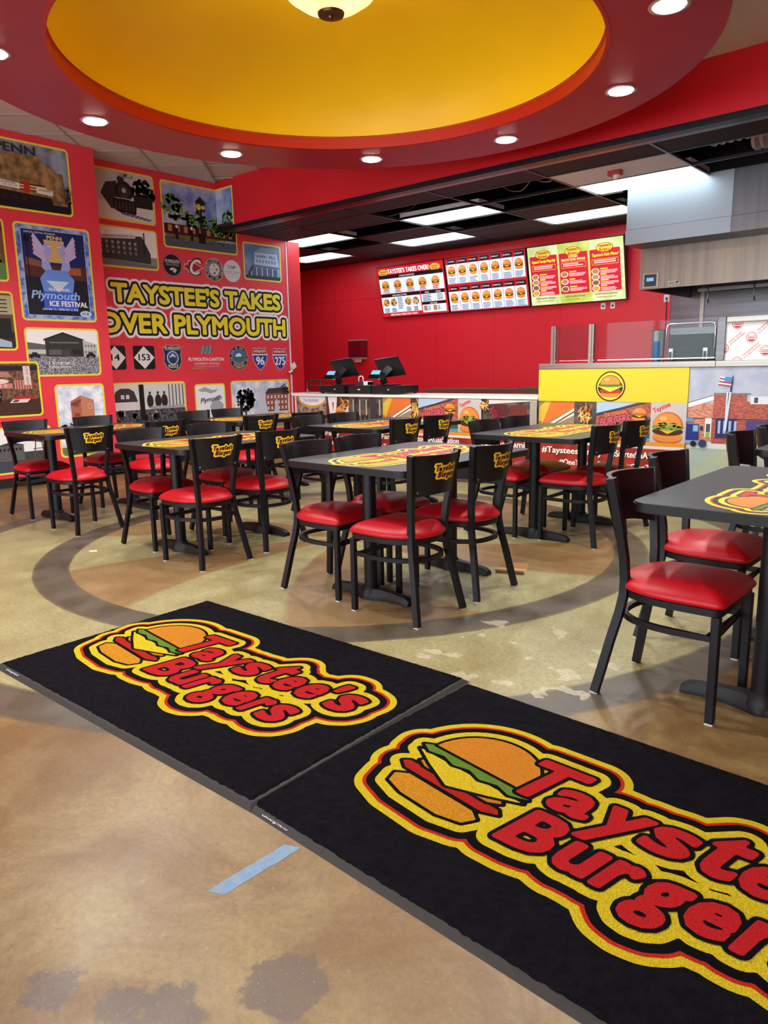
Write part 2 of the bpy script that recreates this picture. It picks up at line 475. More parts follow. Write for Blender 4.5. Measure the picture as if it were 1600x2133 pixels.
class Art:
    """printed artwork on a plane: layers of flat colour, each a hair above the last.
    o = lower-left corner, u / v = unit directions, n = the side it faces, w x h metres"""
    def __init__(s, o, u, v, n, w, h, eps=.0005, kind='print', unit=False):
        s.o, s.u, s.v, s.n = (Vector(x) for x in (o, u, v, n)); s.w, s.h = w, h; s.eps = eps; s.kind = kind
        s.V = []; s.F = []; s.MI = []; s.mats = []; s.k = 0; s.unit = unit
    def mi(s, m):
        m = ink(m, s.kind) if isinstance(m, str) else m
        if m not in s.mats: s.mats.append(m)
        return s.mats.index(m)
    def geo(s, V, Fc, m, up=1):
        s.k += up; b = len(s.V); i = s.mi(m)
        for p in V:
            s.V.append(s.o + s.u * (p[0] * s.w) + s.v * (p[1] * s.h) + s.n * (s.eps * s.k))
        for f in Fc:
            s.F.append([b + q for q in f]); s.MI.append(i)
    def poly(s, P, m, up=1): s.geo(P, [tuple(range(len(P)))], m, up)
    def rect(s, x0, y0, x1, y1, m, up=1): s.poly([(x0, y0), (x1, y0), (x1, y1), (x0, y1)], m, up)
    def rr(s, x0, y0, x1, y1, r, m, up=1):
        a = s.w / s.h
        P = [(x / s.w, y / s.h) for x, y in rrect(x0 * s.w, y0 * s.h, x1 * s.w, y1 * s.h, r)]
        s.poly(P, m, up)
    def ell(s, cx, cy, rx, ry, m, up=1, a0=0, a1=360, n=22, rot=0):
        ca, sa = math.cos(math.radians(rot)), math.sin(math.radians(rot)); P = []
        for k in range(n + (a1 - a0 < 360)):
            a = math.radians(a0 + (a1 - a0) * k / n); x, y = rx * math.cos(a), ry * math.sin(a)
            P.append((cx + x * ca - y * sa, cy + x * sa + y * ca))
        s.poly(P, m, up)
    def disc(s, cx, cy, r, m, up=1): s.ell(cx, cy, r, r * s.w / s.h, m, up)      # r in units of width
    def tree(s, cx, cy, rx, ry, m, n=16, seed=1, up=1):
        rd = random.Random(seed)
        for k in range(n * 5):
            a, q = rd.random() * 6.28, rd.random() ** .5
            s.ell(cx + rx * q * math.cos(a), cy + ry * q * math.sin(a), rx * (.07 + .14 * rd.random()), ry * (.07 + .14 * rd.random()), m, up if k == 0 else 0, n=7)
    def bars(s, x0, x1, y, h, m, n, dx, up=1, w=None):
        for k in range(n):
            s.rect(x0 + k * dx, y, x0 + k * dx + (w or (x1 - x0)), y + h, m, up if k == 0 else 0)
    def text(s, t, x, y, h, m, wid=None, up=1, bold=0.0, skew=0, rot=0, center=False):
        """x, y of the left end of the baseline and capital height h, in units of the height; wid fits the width"""
        V, Fc = text_geo(t)
        if not len(V): return
        V = V.copy(); hh = h * s.h
        V = V * hh; wd = V[:, 0].max()
        if wid: V[:, 0] *= wid * s.w / wd; wd = wid * s.w
        V[:, 0] += skew * V[:, 1]
        if center: V[:, 0] -= wd / 2
        if rot:
            c, q = math.cos(math.radians(rot)), math.sin(math.radians(rot)); V = np.stack([V[:, 0] * c - V[:, 1] * q, V[:, 0] * q + V[:, 1] * c], 1)
        for k, (ox, oy) in enumerate([(0, 0)] if not bold else [(0, 0), (bold * hh, 0), (-bold * hh, 0), (0, bold * hh)]):
            s.geo([((p[0] + ox) / s.w + x, (p[1] + oy) / s.h + y) for p in V], Fc, m, up if k == 0 else .04)
    def lines(s, x0, x1, y, n, dy, h, m, seed=1, up=1):
        rd = random.Random(seed)
        for k in range(n):
            s.rect(x0, y - k * dy, x0 + (x1 - x0) * (.7 + .3 * rd.random()), y - k * dy + h, m, up if k == 0 else 0)
    def mesh(s, name='artwork'):
        me = bpy.data.meshes.new(name)
        me.from_pydata([tuple(v) for v in s.V], [], s.F)
        for m in s.mats: me.materials.append(m)
        for p, i in zip(me.polygons, s.MI): p.material_index = i
        me.update()
        return me

# ================================================================== THE ROOM
ZC, ZK, YC, YB = 3.86, 3.22, 6.85, 10.83     # dining ceiling, kitchen ceiling, counter face, kitchen back wall
XW1, XW2, YW = -8.71, -9.085, 4.835          # photo wall (near part), its recessed part, where it steps back
def struct(name, me, parent=None):
    return add(name, me, parent, kind=None if parent else 'structure')
struct('floor', box(-12.2, 4.2, -5, 11, -.12, 0, M_FLOOR))
struct('wall_left', box(-9.4, XW1, -5, YW, 0, ZC, M_MURAL))
struct('wall_left_rear', box(-9.4, XW2, YW, 8.14, 0, ZC, M_MURAL))
struct('wall_right', box(4.0, 4.2, -5, 11, 0, ZC, M_RED))
struct('baseboard_left', box(XW1, XW1 + .012, -5, YW, 0, .105, M_BASE, .003))
struct('baseboard_left_rear', box(XW2, XW2 + .012, YW, 8.12, 0, .105, M_BASE, .003))
# shop front behind: sill, header and mullions with big openings for the daylight
wf = struct('wall_front', box(-9.4, 4.2, -5.15, -5, 0, .35, M_WHITE))
struct('header', box(-9.4, 4.2, -5.15, -5, 3.4, ZC, M_WHITE), wf)
for k in range(8):
    struct('mullion', box(-9.4 + 1.93 * k, -9.3 + 1.93 * k, -5.14, -5.01, .35, 3.4, M_TRIMG), wf)
# dining ceiling with a round opening for the dome
def ceil_slab():
    bm = bmesh.new(); cx, cy = RING_C; n = 96; x0, x1, y0, y1 = -9.4, 4.2, -5.15, YC + .1; I, O = [], []
    for k in range(n):
        a = 2 * math.pi * k / n; c, s = math.cos(a), math.sin(a); I.append((cx + 1.95 * c, cy + 1.95 * s))
        t = min(((x1 - cx) / c if c > 1e-9 else 1e9), ((x0 - cx) / c if c < -1e-9 else 1e9), ((y1 - cy) / s if s > 1e-9 else 1e9), ((y0 - cy) / s if s < -1e-9 else 1e9))
        O.append((cx + t * c, cy + t * s))
    for z in (ZC + .02, ZC + .12):
        A = [bm.verts.new((*p, z)) for p in I]; B = [bm.verts.new((*p, z)) for p in O]
        for k in range(n): bm.faces.new([A[k], A[(k + 1) % n], B[(k + 1) % n], B[k]])
    for q in ((x0, y0), (x1, y0), (x1, y1), (x0, y1)):    # square off the corners
        ks = sorted(range(n), key=lambda k: (O[k][0] - q[0]) ** 2 + (O[k][1] - q[1]) ** 2)
        e1 = [O[k] for k in ks[:6]]
        p = [x for x in e1 if abs(x[0] - q[0]) < 1e-6][:1] + [(q[0], q[1])] + [x for x in e1 if abs(x[1] - q[1]) < 1e-6][:1]
        if len(p) == 3: bm.faces.new([bm.verts.new((*x, ZC + .021)) for x in p])
    return fin(bm, M_CEIL)
ceil = struct('ceiling', ceil_slab())
def clip(poly, x0, x1, y0, y1):
    for ax, lim, sg in ((0, x0, 1), (0, x1, -1), (1, y0, 1), (1, y1, -1)):
        out = []
        for i in range(len(poly)):
            a, b = poly[i], poly[(i + 1) % len(poly)]; da, db = sg * (a[ax] - lim), sg * (b[ax] - lim)
            if da >= 0: out.append(a)
            if (da > 0 > db) or (da < 0 < db):
                t = da / (da - db); out.append((a[0] + t * (b[0] - a[0]), a[1] + t * (b[1] - a[1])))
        poly = out
        if len(poly) < 3: return None
    return poly
PIT = .92                                     # the tile grid runs diagonally: pitch of x+y and x-y
def diag(s, d): return ((s + d) / 2, (s - d) / 2)
bars = []
for i in range(-9, 2):
    for j in range(-19, -7):
        s0, d0 = -4.04 + PIT * i, -12.78 + PIT * (j + 13)
        g = .016
        P = clip([diag(s0 + g, d0 + g), diag(s0 + PIT - g, d0 + g), diag(s0 + PIT - g, d0 + PIT - g), diag(s0 + g, d0 + PIT - g)], XW2 if True else 0, -4.6, 1.2, YC)
        if not P: continue
        if all((x - RING_C[0]) ** 2 + (y - RING_C[1]) ** 2 < 2.3 ** 2 for x, y in P): continue
        if all(x < XW1 and y < YW for x, y in P): continue
        bm = bmesh.new(); prism(bm, P, ZC + .004, ZC + .018)
        struct('ceiling_tile', fin(bm, M_CEIL), ceil)
for fam in (0, 1):
    for i in range(-9, 12):
        q = (-4.04 if fam == 0 else -12.78) + PIT * i
        lo, hi = (-22, 0) if fam == 0 else (-14, 6)
        w = .017
        c0 = RING_C[0] + RING_C[1] if fam == 0 else RING_C[0] - RING_C[1]       # split each tee at the round soffit
        m0 = RING_C[0] - RING_C[1] if fam == 0 else RING_C[0] + RING_C[1]
        hh = 2 * 2.4 ** 2 - (q - c0) ** 2
        spans = [(lo, hi)] if hh <= 0 else [(lo, m0 - math.sqrt(hh)), (m0 + math.sqrt(hh), hi)]
        for lo_, hi_ in spans:
            P = [diag(q - w, lo_), diag(q + w, lo_), diag(q + w, hi_), diag(q - w, hi_)] if fam == 0 else [diag(lo_, q - w), diag(hi_, q - w), diag(hi_, q + w), diag(lo_, q + w)]
            P = clip(P, XW2, -4.9, 1.2, YC)
            if not P: continue
            bm = bmesh.new(); prism(bm, P, ZC - .002, ZC + .012)
            struct('ceiling_tee', fin(bm, M_TEE), ceil)
# lower ceiling level over the order side, seen beyond the round soffit
struct('ceiling_bulkhead', box(-3.2, 4.0, 5.6, YC, 3.725, ZC, M_CEIL))
# round soffit with yellow dome
R_IN, R_OUT, ZR = 1.78, 2.45, 3.22
def ring_mesh():
    bm = bmesh.new()
    lathe(bm, [(R_IN, ZR), (R_OUT, ZR), (R_OUT, ZC)], 160, *RING_C)
    return fin(bm, M_MAROON, 30)
ring = struct('ceiling_ring', ring_mesh())
bm = bmesh.new(); lathe(bm, [(R_IN - .012, ZR - .004), (R_IN + .012, ZR - .004), (R_IN + .012, ZR + .002), (R_IN, ZR + .004), (R_IN, ZR + .1), (R_IN - .015, ZR + .105)], 160, *RING_C)
struct('ring_lip', fin(bm, M_LIP, 35), ring)
bm = bmesh.new(); n = 14; hz = .86
lathe(bm, [((R_IN - .004) * math.cos(math.pi / 2 * k / n), ZR + .1 + hz * math.sin(math.pi / 2 * k / n)) for k in range(n)] + [(0, ZR + .1 + hz)], 128, *RING_C)
struct('yellow_dome', fin(bm, M_YELLOW, True), ring)
# soffit over the counter with black metal trim
so = struct('wall_soffit', box(XW2, 4.0, YC, YC + .1, 3.26, ZC + .02, M_RED))
struct('trim_band', box(XW2 + .38, 4.0, YC - .012, YC + .1, 3.205, 3.26, M_TRIMB), so)
struct('trim_return', box(XW2, XW2 + .38, YC - .012, YC + .1, 3.205, 3.26, M_TRIMB), so)
struct('trim_underside', box(XW2, 4.0, YC + .1, YC + .2, 3.212, 3.232, M_TRIMG), so)
# end of the photo wall at the kitchen door
struct('trim_1', box(XW2 - .02, XW2 + .012, 8.125, 8.145, 0, ZK, M_PAPER))
struct('trim_2', box(XW2 - .16, XW2 + .02, 8.147, 8.40, 0, ZK, M_RED))
struct('wall_kitchen_left', box(-12.05, -11.85, 8.2, 11, 0, ZC, M_RED))
struct('wall_kitchen_side', box(-12.05, -9.4, 8.14, 8.24, 0, ZC, M_RED))
wb = struct('wall_back', box(-12.05, 4.2, YB, 11, 0, ZC, M_RED))
xs = [-11.85, -10.7, -9.41, -8.19, -6.97, -5.75, -4.04]
for a, b in zip(xs, xs[1:]):
    for z0, z1 in ((0.0, 2.548), (2.55, ZK)):
        struct('wall_panel', box(a + .002, b - .002, YB - .006, YB, z0 + .002, z1 - .002, M_REDPANEL), wb)
struct('steel_wall_panel', box(-4.036, -3.60, YB - .012, YB, 0, 2.6, M_STEELD), wb)
struct('steel_wall_panel', box(-3.595, -2.2, YB - .012, YB, 0, 2.6, M_STEELD), wb)
struct('steel_wall_panel', box(-2.195, 0.6, YB - .012, YB, 0, 2.6, M_STEELD), wb)
struct('steel_corner_bead', box(-3.625, -3.575, YB - .03, YB - .012, 0, 2.6, M_STEEL), wb)

# kitchen ceiling: dark tiles in a grid, some lifted out, black plenum above
kc = struct('ceiling_kitchen', box(-12.05, 4.2, YC + .1, 11, ZC + .02, ZC + .12, M_VOID))
gx = [-12.0, -10.72, -9.43, -8.14, -6.81, -5.5, -4.2, -2.91, -1.62, -.33, .96, 2.25, 3.54]
gy = [YC + .1, 7.52, 8.16, 8.78, 9.46, 10.1, 10.75]
LIGHTS = {(1, 4), (2, 2), (3, 4), (4, 2), (5, 4), (6, 2)}
OPEN = {(3, 2), (4, 1), (4, 3), (5, 2), (2, 3), (7, 1), (7, 2), (8, 1), (8, 2), (5, 1)}
for i in range(len(gx) - 1):
    for j in range(len(gy) - 1):
        if (i, j) in LIGHTS or (i, j) in OPEN: continue
        if i >= 6 and j >= 3: continue
        white = (i, j) == (6, 1)
        struct('ceiling_panel', box(gx[i] + .013, gx[i + 1] - .013, gy[j] + .013, gy[j + 1] - .013, ZK + .006, ZK + .02, mat('white_ceiling_tile', 'f6eef0', .8) if white else M_DARKC), kc)
struct('plenum_dark_sheet', box(-3.86, 4.0, 8.75, 8.77, 3.25, ZC + .02, M_VOID), kc)  # added black sheet standing in for the darkness above the hood
struct('plenum_dark_sheet', box(-11.84, -3.87, YB - .03, YB - .008, ZK + .04, ZC + .02, M_VOID), kc)  # added black strip over the red wall, for the dark above the tiles
for x in gx[1:]:
    struct('ceiling_tee', box(x - .012, x + .012, gy[0], gy[-1] if x < -4 else 8.7, ZK, ZK + .03, M_TRIMB if x < -3 else M_TRIMG), kc)
for y in gy[1:]:
    x1 = 3.54 if y < 8.7 else -3.9
    struct('ceiling_tee', box(gx[0], x1, y - .012, y + .012, ZK + .0005, ZK + .0295, M_TRIMB), kc)
for k, (i, j) in enumerate(sorted(LIGHTS)):
    x0, x1, y0, y1 = gx[i] + .014, gx[i + 1] - .014, gy[j] + .014, gy[j + 1] - .014
    d = ['over the left end of the register counter', 'over the entry beside the photo wall', 'over the wall menu screens beside the paper towel dispenser', 'over the cash registers', 'in front of the steel hood enclosure corner', 'beside the white tile with the red alarm'][k]
    L = empty('ceiling_light_panel', (0, 0, 0), label='bright rectangular ceiling light panel ' + d, cat='light')
    bm = bmesh.new(); bx(bm, x0, x1, y0, y1, ZK + .03, ZK + .09)
    add('housing', fin(bm, M_PANELF), L)
    bm = bmesh.new(); bx(bm, x0 + .012, x1 - .012, y0 + .012, y1 - .012, ZK + .014, ZK + .03)
    add('lens', fin(bm, M_PANEL), L)
# loose cables in the open bays
def cable(name, pts, r, m, label):
    bm = bmesh.new(); P = []
    for k in range(len(pts) - 1):
        a, b = Vector(pts[k]), Vector(pts[k + 1])
        for q in range(6): P.append(a.lerp(b, q / 6) + Vector((0, 0, -.03 * math.sin(math.pi * q / 6))))
    P.append(Vector(pts[-1])); sweep(bm, P, r, r, roundn=6)
    tag(add(name, fin(bm, m, True)), label, 'cable')
cable('loose_cable', [(-8.0, 8.6, 3.5), (-7.4, 8.3, 3.36), (-6.9, 8.5, 3.42), (-6.2, 7.9, 3.40), (-5.6, 7.8, 3.3)], .012, M_GREYPL, 'thin grey cable hanging in the open ceiling bay above the registers')
cable('loose_cable', [(-5.4, 8.5, 3.5), (-5.0, 8.3, 3.33), (-4.6, 7.9, 3.36), (-4.3, 7.8, 3.25)], .012, M_GREYPL, 'thin grey cable looping in the open ceiling bay by the white tile')
# flexible duct seen through the open bays near the hood
for k, (y, x0) in enumerate(((7.84, -2.62), (8.30, -2.35))):
    bm = bmesh.new(); P = []
    for q in range(90):
        t = q / 89; P.append((x0 + 3.2 * t, y + .12 * math.sin(2.5 * t), 3.47 + .04 * math.sin(5 * t)))
    sweep(bm, P, .1, .1, roundn=14)
    for v in bm.verts: pass
    bm.free(); bm = bmesh.new(); rings = []
    for q, p in enumerate(P):
        r = .19 if q % 2 else .165
        rings.append([bm.verts.new((p[0] + .02 * math.sin(a), p[1] + r * math.cos(a), p[2] + r * math.sin(a))) for a in [2 * math.pi * i / 16 for i in range(16)]])
    for A, B in zip(rings, rings[1:]):
        for i in range(16): bm.faces.new([A[i], A[(i + 1) % 16], B[(i + 1) % 16], B[i]])
    tag(add('flexible_duct', fin(bm, M_FOIL)), ['crinkled silver flexible duct in open ceiling, nearer the red soffit', 'crinkled silver flexible duct in open ceiling, nearer the steel hood'][k], 'duct')
# red strobe alarm on the white tile
al = empty('fire_alarm', (-3.56, 7.80, ZK + .006), label='small red fire alarm with clear strobe on the white kitchen ceiling tile', cat='alarm')
bm = bmesh.new(); prism(bm, rrect(-.07, -.05, .07, .05, .02), -.045, 0)
add('housing', fin(bm, mat('alarm_red', 'a01828', .4)), al)
bm = bmesh.new(); lathe(bm, [(0, -.085), (.02, -.08), (.032, -.06), (.034, -.045)], 16, .01, 0)
add('strobe_lens', fin(bm, mat('strobe_clear', 'd8d8dc', .15), True), al)

# ------------------------------------------------------------------ lamps of the round soffit
dl = None
names = ['between the pendant bowl and the theatre photo', 'by the steam engine photo', 'by the street clock photo', 'above the cash registers', 'above the menu screens', 'toward the steel hood', 'beside the kitchen soffit corner', 'over the chairs by the floor mats', 'over the entrance mats', 'over the bare floor by the entrance']
for k in range(10):
    a = math.radians(-163 + -36 * k if False else 197 - 36 * k)
    p = (RING_C[0] + 2.125 * math.cos(a), RING_C[1] + 2.125 * math.sin(a), ZR)
    L = empty('recessed_downlight', p, label='round recessed downlight in the maroon ceiling ring', cat='light', group='downlights around the ceiling ring')
    if dl is None:
        bm = bmesh.new(); lathe(bm, [(.083, -.001), (.112, -.006), (.115, -.001), (.115, .0)], 32)
        tm = fin(bm, M_TRIMW, True)
        bm = bmesh.new(); lathe(bm, [(.083, -.002), (.075, .006), (.0, .008)], 32)
        lm = fin(bm, M_DOWN)
        dl = (tm, lm)
    add('trim_ring', dl[0], L); add('lens', dl[1], L, (0, 0, -.008))
    ld = bpy.data.lights.new('downlight_beam', 'SPOT'); ld.energy = 55 * LAMP; ld.spot_size = math.radians(165); ld.spot_blend = .6; ld.shadow_soft_size = .08; ld.color = (1, .99, .96)
    lo = bpy.data.objects.new('beam', ld); COL.objects.link(lo); lo.parent = L; lo.location = (0, 0, -.02)
# pendant bowl in the dome
pb = empty('pendant_bowl_light', (RING_C[0], RING_C[1], 3.55), label='cream glass bowl ceiling light with bronze finial under the yellow dome', cat='light')
bm = bmesh.new(); lathe(bm, [(0, .035), (.1, .045), (.2, .08), (.29, .14), (.35, .22), (.37, .30)], 48)
add('glass_bowl', fin(bm, M_BOWL, True), pb)
ld = bpy.data.lights.new('bowl_bulb', 'POINT'); ld.energy = 7 * LAMP; ld.shadow_soft_size = .12; ld.color = (1, .9, .72)
lo = bpy.data.objects.new('bulb', ld); COL.objects.link(lo); lo.parent = pb; lo.location = (0, 0, .26)
bm = bmesh.new(); lathe(bm, [(0, -.002), (.02, .0), (.025, .012), (.085, .018), (.09, .034), (.06, .048), (0, .05)], 28)
add('finial', fin(bm, M_BRONZE, 40), pb)
bm = bmesh.new(); lathe(bm, [(.012, .05), (.012, .62)], 12)
for k in range(3):
    a = 2.1 * k; sweep(bm, [(.36 * math.cos(a), .36 * math.sin(a), .30), (.02 * math.cos(a), .02 * math.sin(a), .5)], .012, .012, roundn=6)
add('stem', fin(bm, M_BRONZE), pb)

# ================================================================== PRINTED PHOTOS ON THE RED WALL
def on_wall(X, y0, y1, z0, z1, eps=.0006): return Art((X + .0015, y0, z0), (0, 1, 0), (0, 0, 1), (1, 0, 0), y1 - y0, z1 - z0, eps)
def on_front(Y, x0, x1, z0, z1, eps=.0006): return Art((x0, Y - .0015, z0), (1, 0, 0), (0, 0, 1), (0, -1, 0), x1 - x0, z1 - z0, eps)
G = lambda v: '%02x%02x%02x' % (v, v, v)
M_SKYC = mat('print_cloudy_sky', '9ea3b8', .5, noise=(6, '646a80', 5))
M_SKYB = mat('print_blue_sky', '6c84c8', .5, noise=(4, 'c0c8e0', 4))
M_SKYW = mat('print_bright_sky', 'b4cbf0', .5, noise=(7, 'fbfdff', 4))
M_LEAF = mat('print_green_leaves', '2f6a22', .5, noise=(40, '86bc44', 5))
M_LEAFD = mat('print_dark_leaves', '171a1c', .5, noise=(45, '3a4038', 5))
M_TANST = mat('print_tan_stone', 'b08a58', .5, noise=(10, '6c5232', 5))
M_GRAVEL = mat('print_grey_gravel', '3a3c46', .5, noise=(60, 'b0b2ba', 5))
M_BUSYG = mat('print_grey_clutter', '15161c', .5, noise=(28, '6a6c76', 6))
M_ICE = mat('print_ice_blue', '3f66c8', .5, noise=(14, 'a9c2f4', 4))
M_DINER = mat('print_diner', '4a2c22', .5, noise=(24, '8a6148', 5))
M_BRICKP = mat('print_brick', 'b8674a', .5, noise=(30, '8c3f30', 6))
def photo(name, label, X, y0, y1, z0, z1, draw, r=.05, b=.022):
    o = empty(name, (X, (y0 + y1) / 2, z0), label=label, cat='photo print')
    def rebase(me):
        me.transform(Matrix.Translation((-X, -(y0 + y1) / 2, -z0))); return me
    A = on_wall(X, y0, y1, z0, z1)
    A.rr(0, 0, 1, 1, r, 'f6e244')
    add('border', rebase(A.mesh()), o)
    A = on_wall(X + .001, y0 + b, y1 - b, z0 + b, z1 - b)
    A.R = max(r - b, .01)
    draw(A)
    add('print', rebase(A.mesh()), o)
    return o
def bg(A, m): A.rr(0, 0, 1, 1, A.R, m)
def strip(A, y0, y1, m):      # a band over the full width that keeps the rounded lower corners
    e = A.R / A.w
    A.poly([(e if y0 <= 0 else 0, y0), (1 - e if y0 <= 0 else 1, y0), (1, max(y0, A.R / A.h) if y0 <= 0 else y0), (1, y1), (0, y1), (0, max(y0, A.R / A.h) if y0 <= 0 else y0)], m)
def d_theatre(A):
    bg(A, M_SKYC); strip(A, 0, .2, '14131a')
    A.poly([(0, .12), (0, .8), (.70, .83), (.71, .74), (.80, .73), (.81, .64), (.93, .62), (.965, .12)], M_TANST)
    A.poly([(0, .1), (0, .27), (.78, .22), (.8, .1)], '1c1718')
    for k, c in enumerate(('7a2a22', 'd9c9a0', 'b03030', 'e8d890', '6a2420')): A.rect(0, .285 + .022 * k, .77 - .012 * k, .31 + .022 * k, c)
    A.poly([(.22, .30), (.22, .40), (.44, .385), (.44, .29)], 'e8e6e0'); A.poly([(.62, .27), (.62, .36), (.80, .335), (.80, .255)], 'e8e6e0')
    A.rect(.485, .25, .55, .43, 'c03028')
    A.text('KHEIMER', .25, .355, .03, '202020', .15); A.text('14, 15, 19', .27, .315, .03, '202020', .14); A.text('OPPENHEIMER', .64, .305, .03, '202020', .14)
    A.text('PENN', .22, .83, .125, '3a2c2c', .42, bold=.05)
    for k in range(6): A.rect(.05 + .1 * k, .12, .11 + .1 * k, .2, '2c2426', 1 if k == 0 else 0)
    A.tree(.97, .3, .04, .15, M_LEAFD, 8, 3)
photo('theatre_photo', 'photo print of a tan stone theatre with marquee and PENN letters', XW1, 3.45, 4.52, 3.05, 3.785, d_theatre)
def d_ice(A):
    bg(A, M_ICE); e = .05
    A.rect(.06, .04, .94, .96, 'c8d8f4'); A.rect(.068, .045, .932, .955, '1b2a66'); A.rect(.068, .045, .932, .5, '14172c')
    A.poly([(.068, .46), (.068, .62), (.3, .6), (.55, .58), (.932, .6), (.932, .44)], '54302a')
    A.rect(.62, .5, .85, .58, 'b0603a'); A.poly([(.1, .58), (.3, .56), (.3, .63), (.1, .66)], '8a5a4a')
    A.rect(.12, .44, .135, .9, '101018'); A.rect(.09, .82, .17, .88, '101018')
    A.poly([(.38, .62), (.36, .86), (.64, .86), (.62, .62)], 'd8b878'); A.text('PENN', .41, .865, .04, 'f0e6b0', .2, bold=.04)
    for sg in (-1, 1):      # a pair of carved ice birds
        X = lambda v: .5 + sg * v
        A.poly([(X(.06), .54), (X(.1), .66), (X(.04), .76), (X(.07), .82), (X(.12), .83), (X(.17), .78), (X(.12), .73), (X(.19), .66), (X(.2), .56), (X(.12), .5)], 'a8b0ee')
        for k in range(5): A.poly([(X(.14 + .012 * k), .62 + .02 * k), (X(.3), .70 + .045 * k), (X(.27), .76 + .04 * k), (X(.13), .68 + .02 * k)], ('c6c2f6', 'd8a8d8')[k % 2], .2)
        A.poly([(X(.09), .80), (X(.03), .79), (X(.09), .785)], 'dfe6ff')
    A.poly([(.3, .28), (.26, .44), (.36, .54), (.64, .54), (.74, .44), (.7, .28)], '6a9af0'); A.poly([(.34, .42), (.5, .3), (.66, .42)], 'cfe4ff')
    A.poly([(.28, .1), (.28, .3), (.74, .3), (.76, .1)], '3a62d8')
    A.text('Plymouth', .12, .22, .085, '9cc2ff', .66, skew=.25, bold=.04); A.text('43rd ANNUAL', .36, .315, .028, 'ffffff', .3, bold=.04)
    A.text('ICE FESTIVAL', .36, .145, .055, 'ffffff', .54, bold=.05); A.text('JANUARY 31 - FEBRUARY 2, 2025', .25, .1, .02, 'ffffff', .5)
    A.ell(.86, .07, .085, .035, 'cfe4ff'); A.text('ICE', .81, .057, .028, '16306a', .1, bold=.05)
    A.text('OFFICIAL FESTIVAL PROGRAM', .1, .915, .018, 'ffffff', .42)
photo('festival_poster', 'blue ice festival poster print with a pair of carved birds', XW1, 3.80, 4.69, 1.865, 2.93, d_ice)
def d_house(A):
    bg(A, '7c4a36'); strip(A, 0, .28, '5f8a4c'); A.rect(.2, .3, .5, .7, '40302a'); A.tree(.86, .38, .1, .14, M_LEAF, 10, 4); A.rect(0, .82, 1, .9, '5a3428')
photo('brick_house_photo', 'partly seen photo print of a brick house above a green lawn', XW1, 2.9, 3.705, 2.27, 2.94, d_house)
def d_shop(A):
    bg(A, '6a5236'); strip(A, 0, .3, '33281e'); A.rect(0, .62, 1, 1 - .04, 'b9b08a')
    for k in range(4): A.rect(.7, .66 + .07 * k, .93, .68 + .07 * k, '2a2420')
    A.rect(.78, .2, .96, .55, '1c1a20'); A.rect(.55, .3, .75, .6, '7a5a34'); A.poly([(.6, .04), (.94, .02), (.94, .12), (.72, .2)], 'a8c4dc')
photo('old_store_photo', 'partly seen photo print of an old store interior with wall shelves', XW1, 2.9, 3.72, 1.53, 2.17, d_shop)
def d_motor(A):
    bg(A, G(250)); strip(A, 0, .42, M_GRAVEL)
    A.poly([(0, .42), (0, .72), (.28, .66), (.28, .42)], G(100)); A.rect(0, .46, .26, .56, G(200))
    A.poly([(.24, .4), (.24, .8), (.5, .93), (.78, .8), (.78, .4)], G(52)); A.poly([(.22, .79), (.5, .95), (.8, .79), (.8, .76), (.5, .915), (.22, .755)], G(24))
    A.poly([(.78, .4), (.78, .78), (.985, .68), (.985, .38)], G(196))
    A.bars(.8, .84, .62, .05, G(120), 4, .045, w=.025); A.bars(.8, .84, .48, .05, G(120), 4, .045, w=.025)
    A.rect(.28, .44, .46, .56, G(96)); A.rect(.47, .4, .58, .56, G(70)); A.rect(.62, .46, .75, .56, G(34)); A.rect(.3, .7, .72, .73, G(120))
    for cx in (.08, .88): A.rect(cx - .07, .4, cx + .07, .45, G(30)); A.poly([(cx - .04, .45), (cx - .03, .5), (cx + .03, .5), (cx + .05, .45)], G(40)); A.disc(cx - .05, .4, .018, G(15), 0); A.disc(cx + .05, .4, .018, G(15), 0)
    A.text('R  MOTOR CAR CO.', .26, .22, .06, 'ffffff', .38); A.text('PLYMOUTH MICH', .26, .14, .05, 'ffffff', .3)
photo('motor_works_photo', 'black and white photo print of a gabled motor car factory', XW1, 3.80, 4.69, 1.235, 1.79, d_motor)
def d_auto(A):
    bg(A, M_DINER); strip(A, 0, .3, '4a2f24'); A.rect(.0, .52, .7, .62, 'c98a82'); A.rect(.0, .86, 1, .96, '2a2226')
    A.poly([(.35, .74), (.38, .86), (.66, .84), (.7, .74)], 'b98272'); A.ell(.52, .66, .14, .05, 'f4dcd0')
    A.rect(.72, .5, .93, .68, 'a84a3c'); A.bars(.72, .73, .5, .18, 'd0a48c', 7, .03, w=.014)
    A.rect(.83, .58, .91, .95, 'e8d6d0')
    for k, ch in enumerate('AUTO SHOW'): A.text(ch, .86, .905 - .04 * k, .028, '7a1c20', .025)
    A.rect(.42, .28, .56, .5, '0e0e12'); A.ell(.49, .44, .06, .03, 'd8d8dc'); A.ell(.49, .37, .06, .03, 'b8b8c0')
    A.poly([(.68, .3), (.7, .36), (.9, .37), (.93, .3)], 'c02a20'); A.poly([(.64, .24), (.68, .31), (.88, .31), (.84, .24)], 'e2dcd4'); A.poly([(.67, .255), (.7, .3), (.76, .3), (.73, .255)], '55504c')
    A.bars(.3, .31, .54, .06, 'f4b0a0', 6, .06, w=.03)
photo('auto_show_photo', 'photo print of a pink car show room with AUTO SHOW sign', XW1 + .002, 2.9, 3.925, .79, 1.41, d_auto)
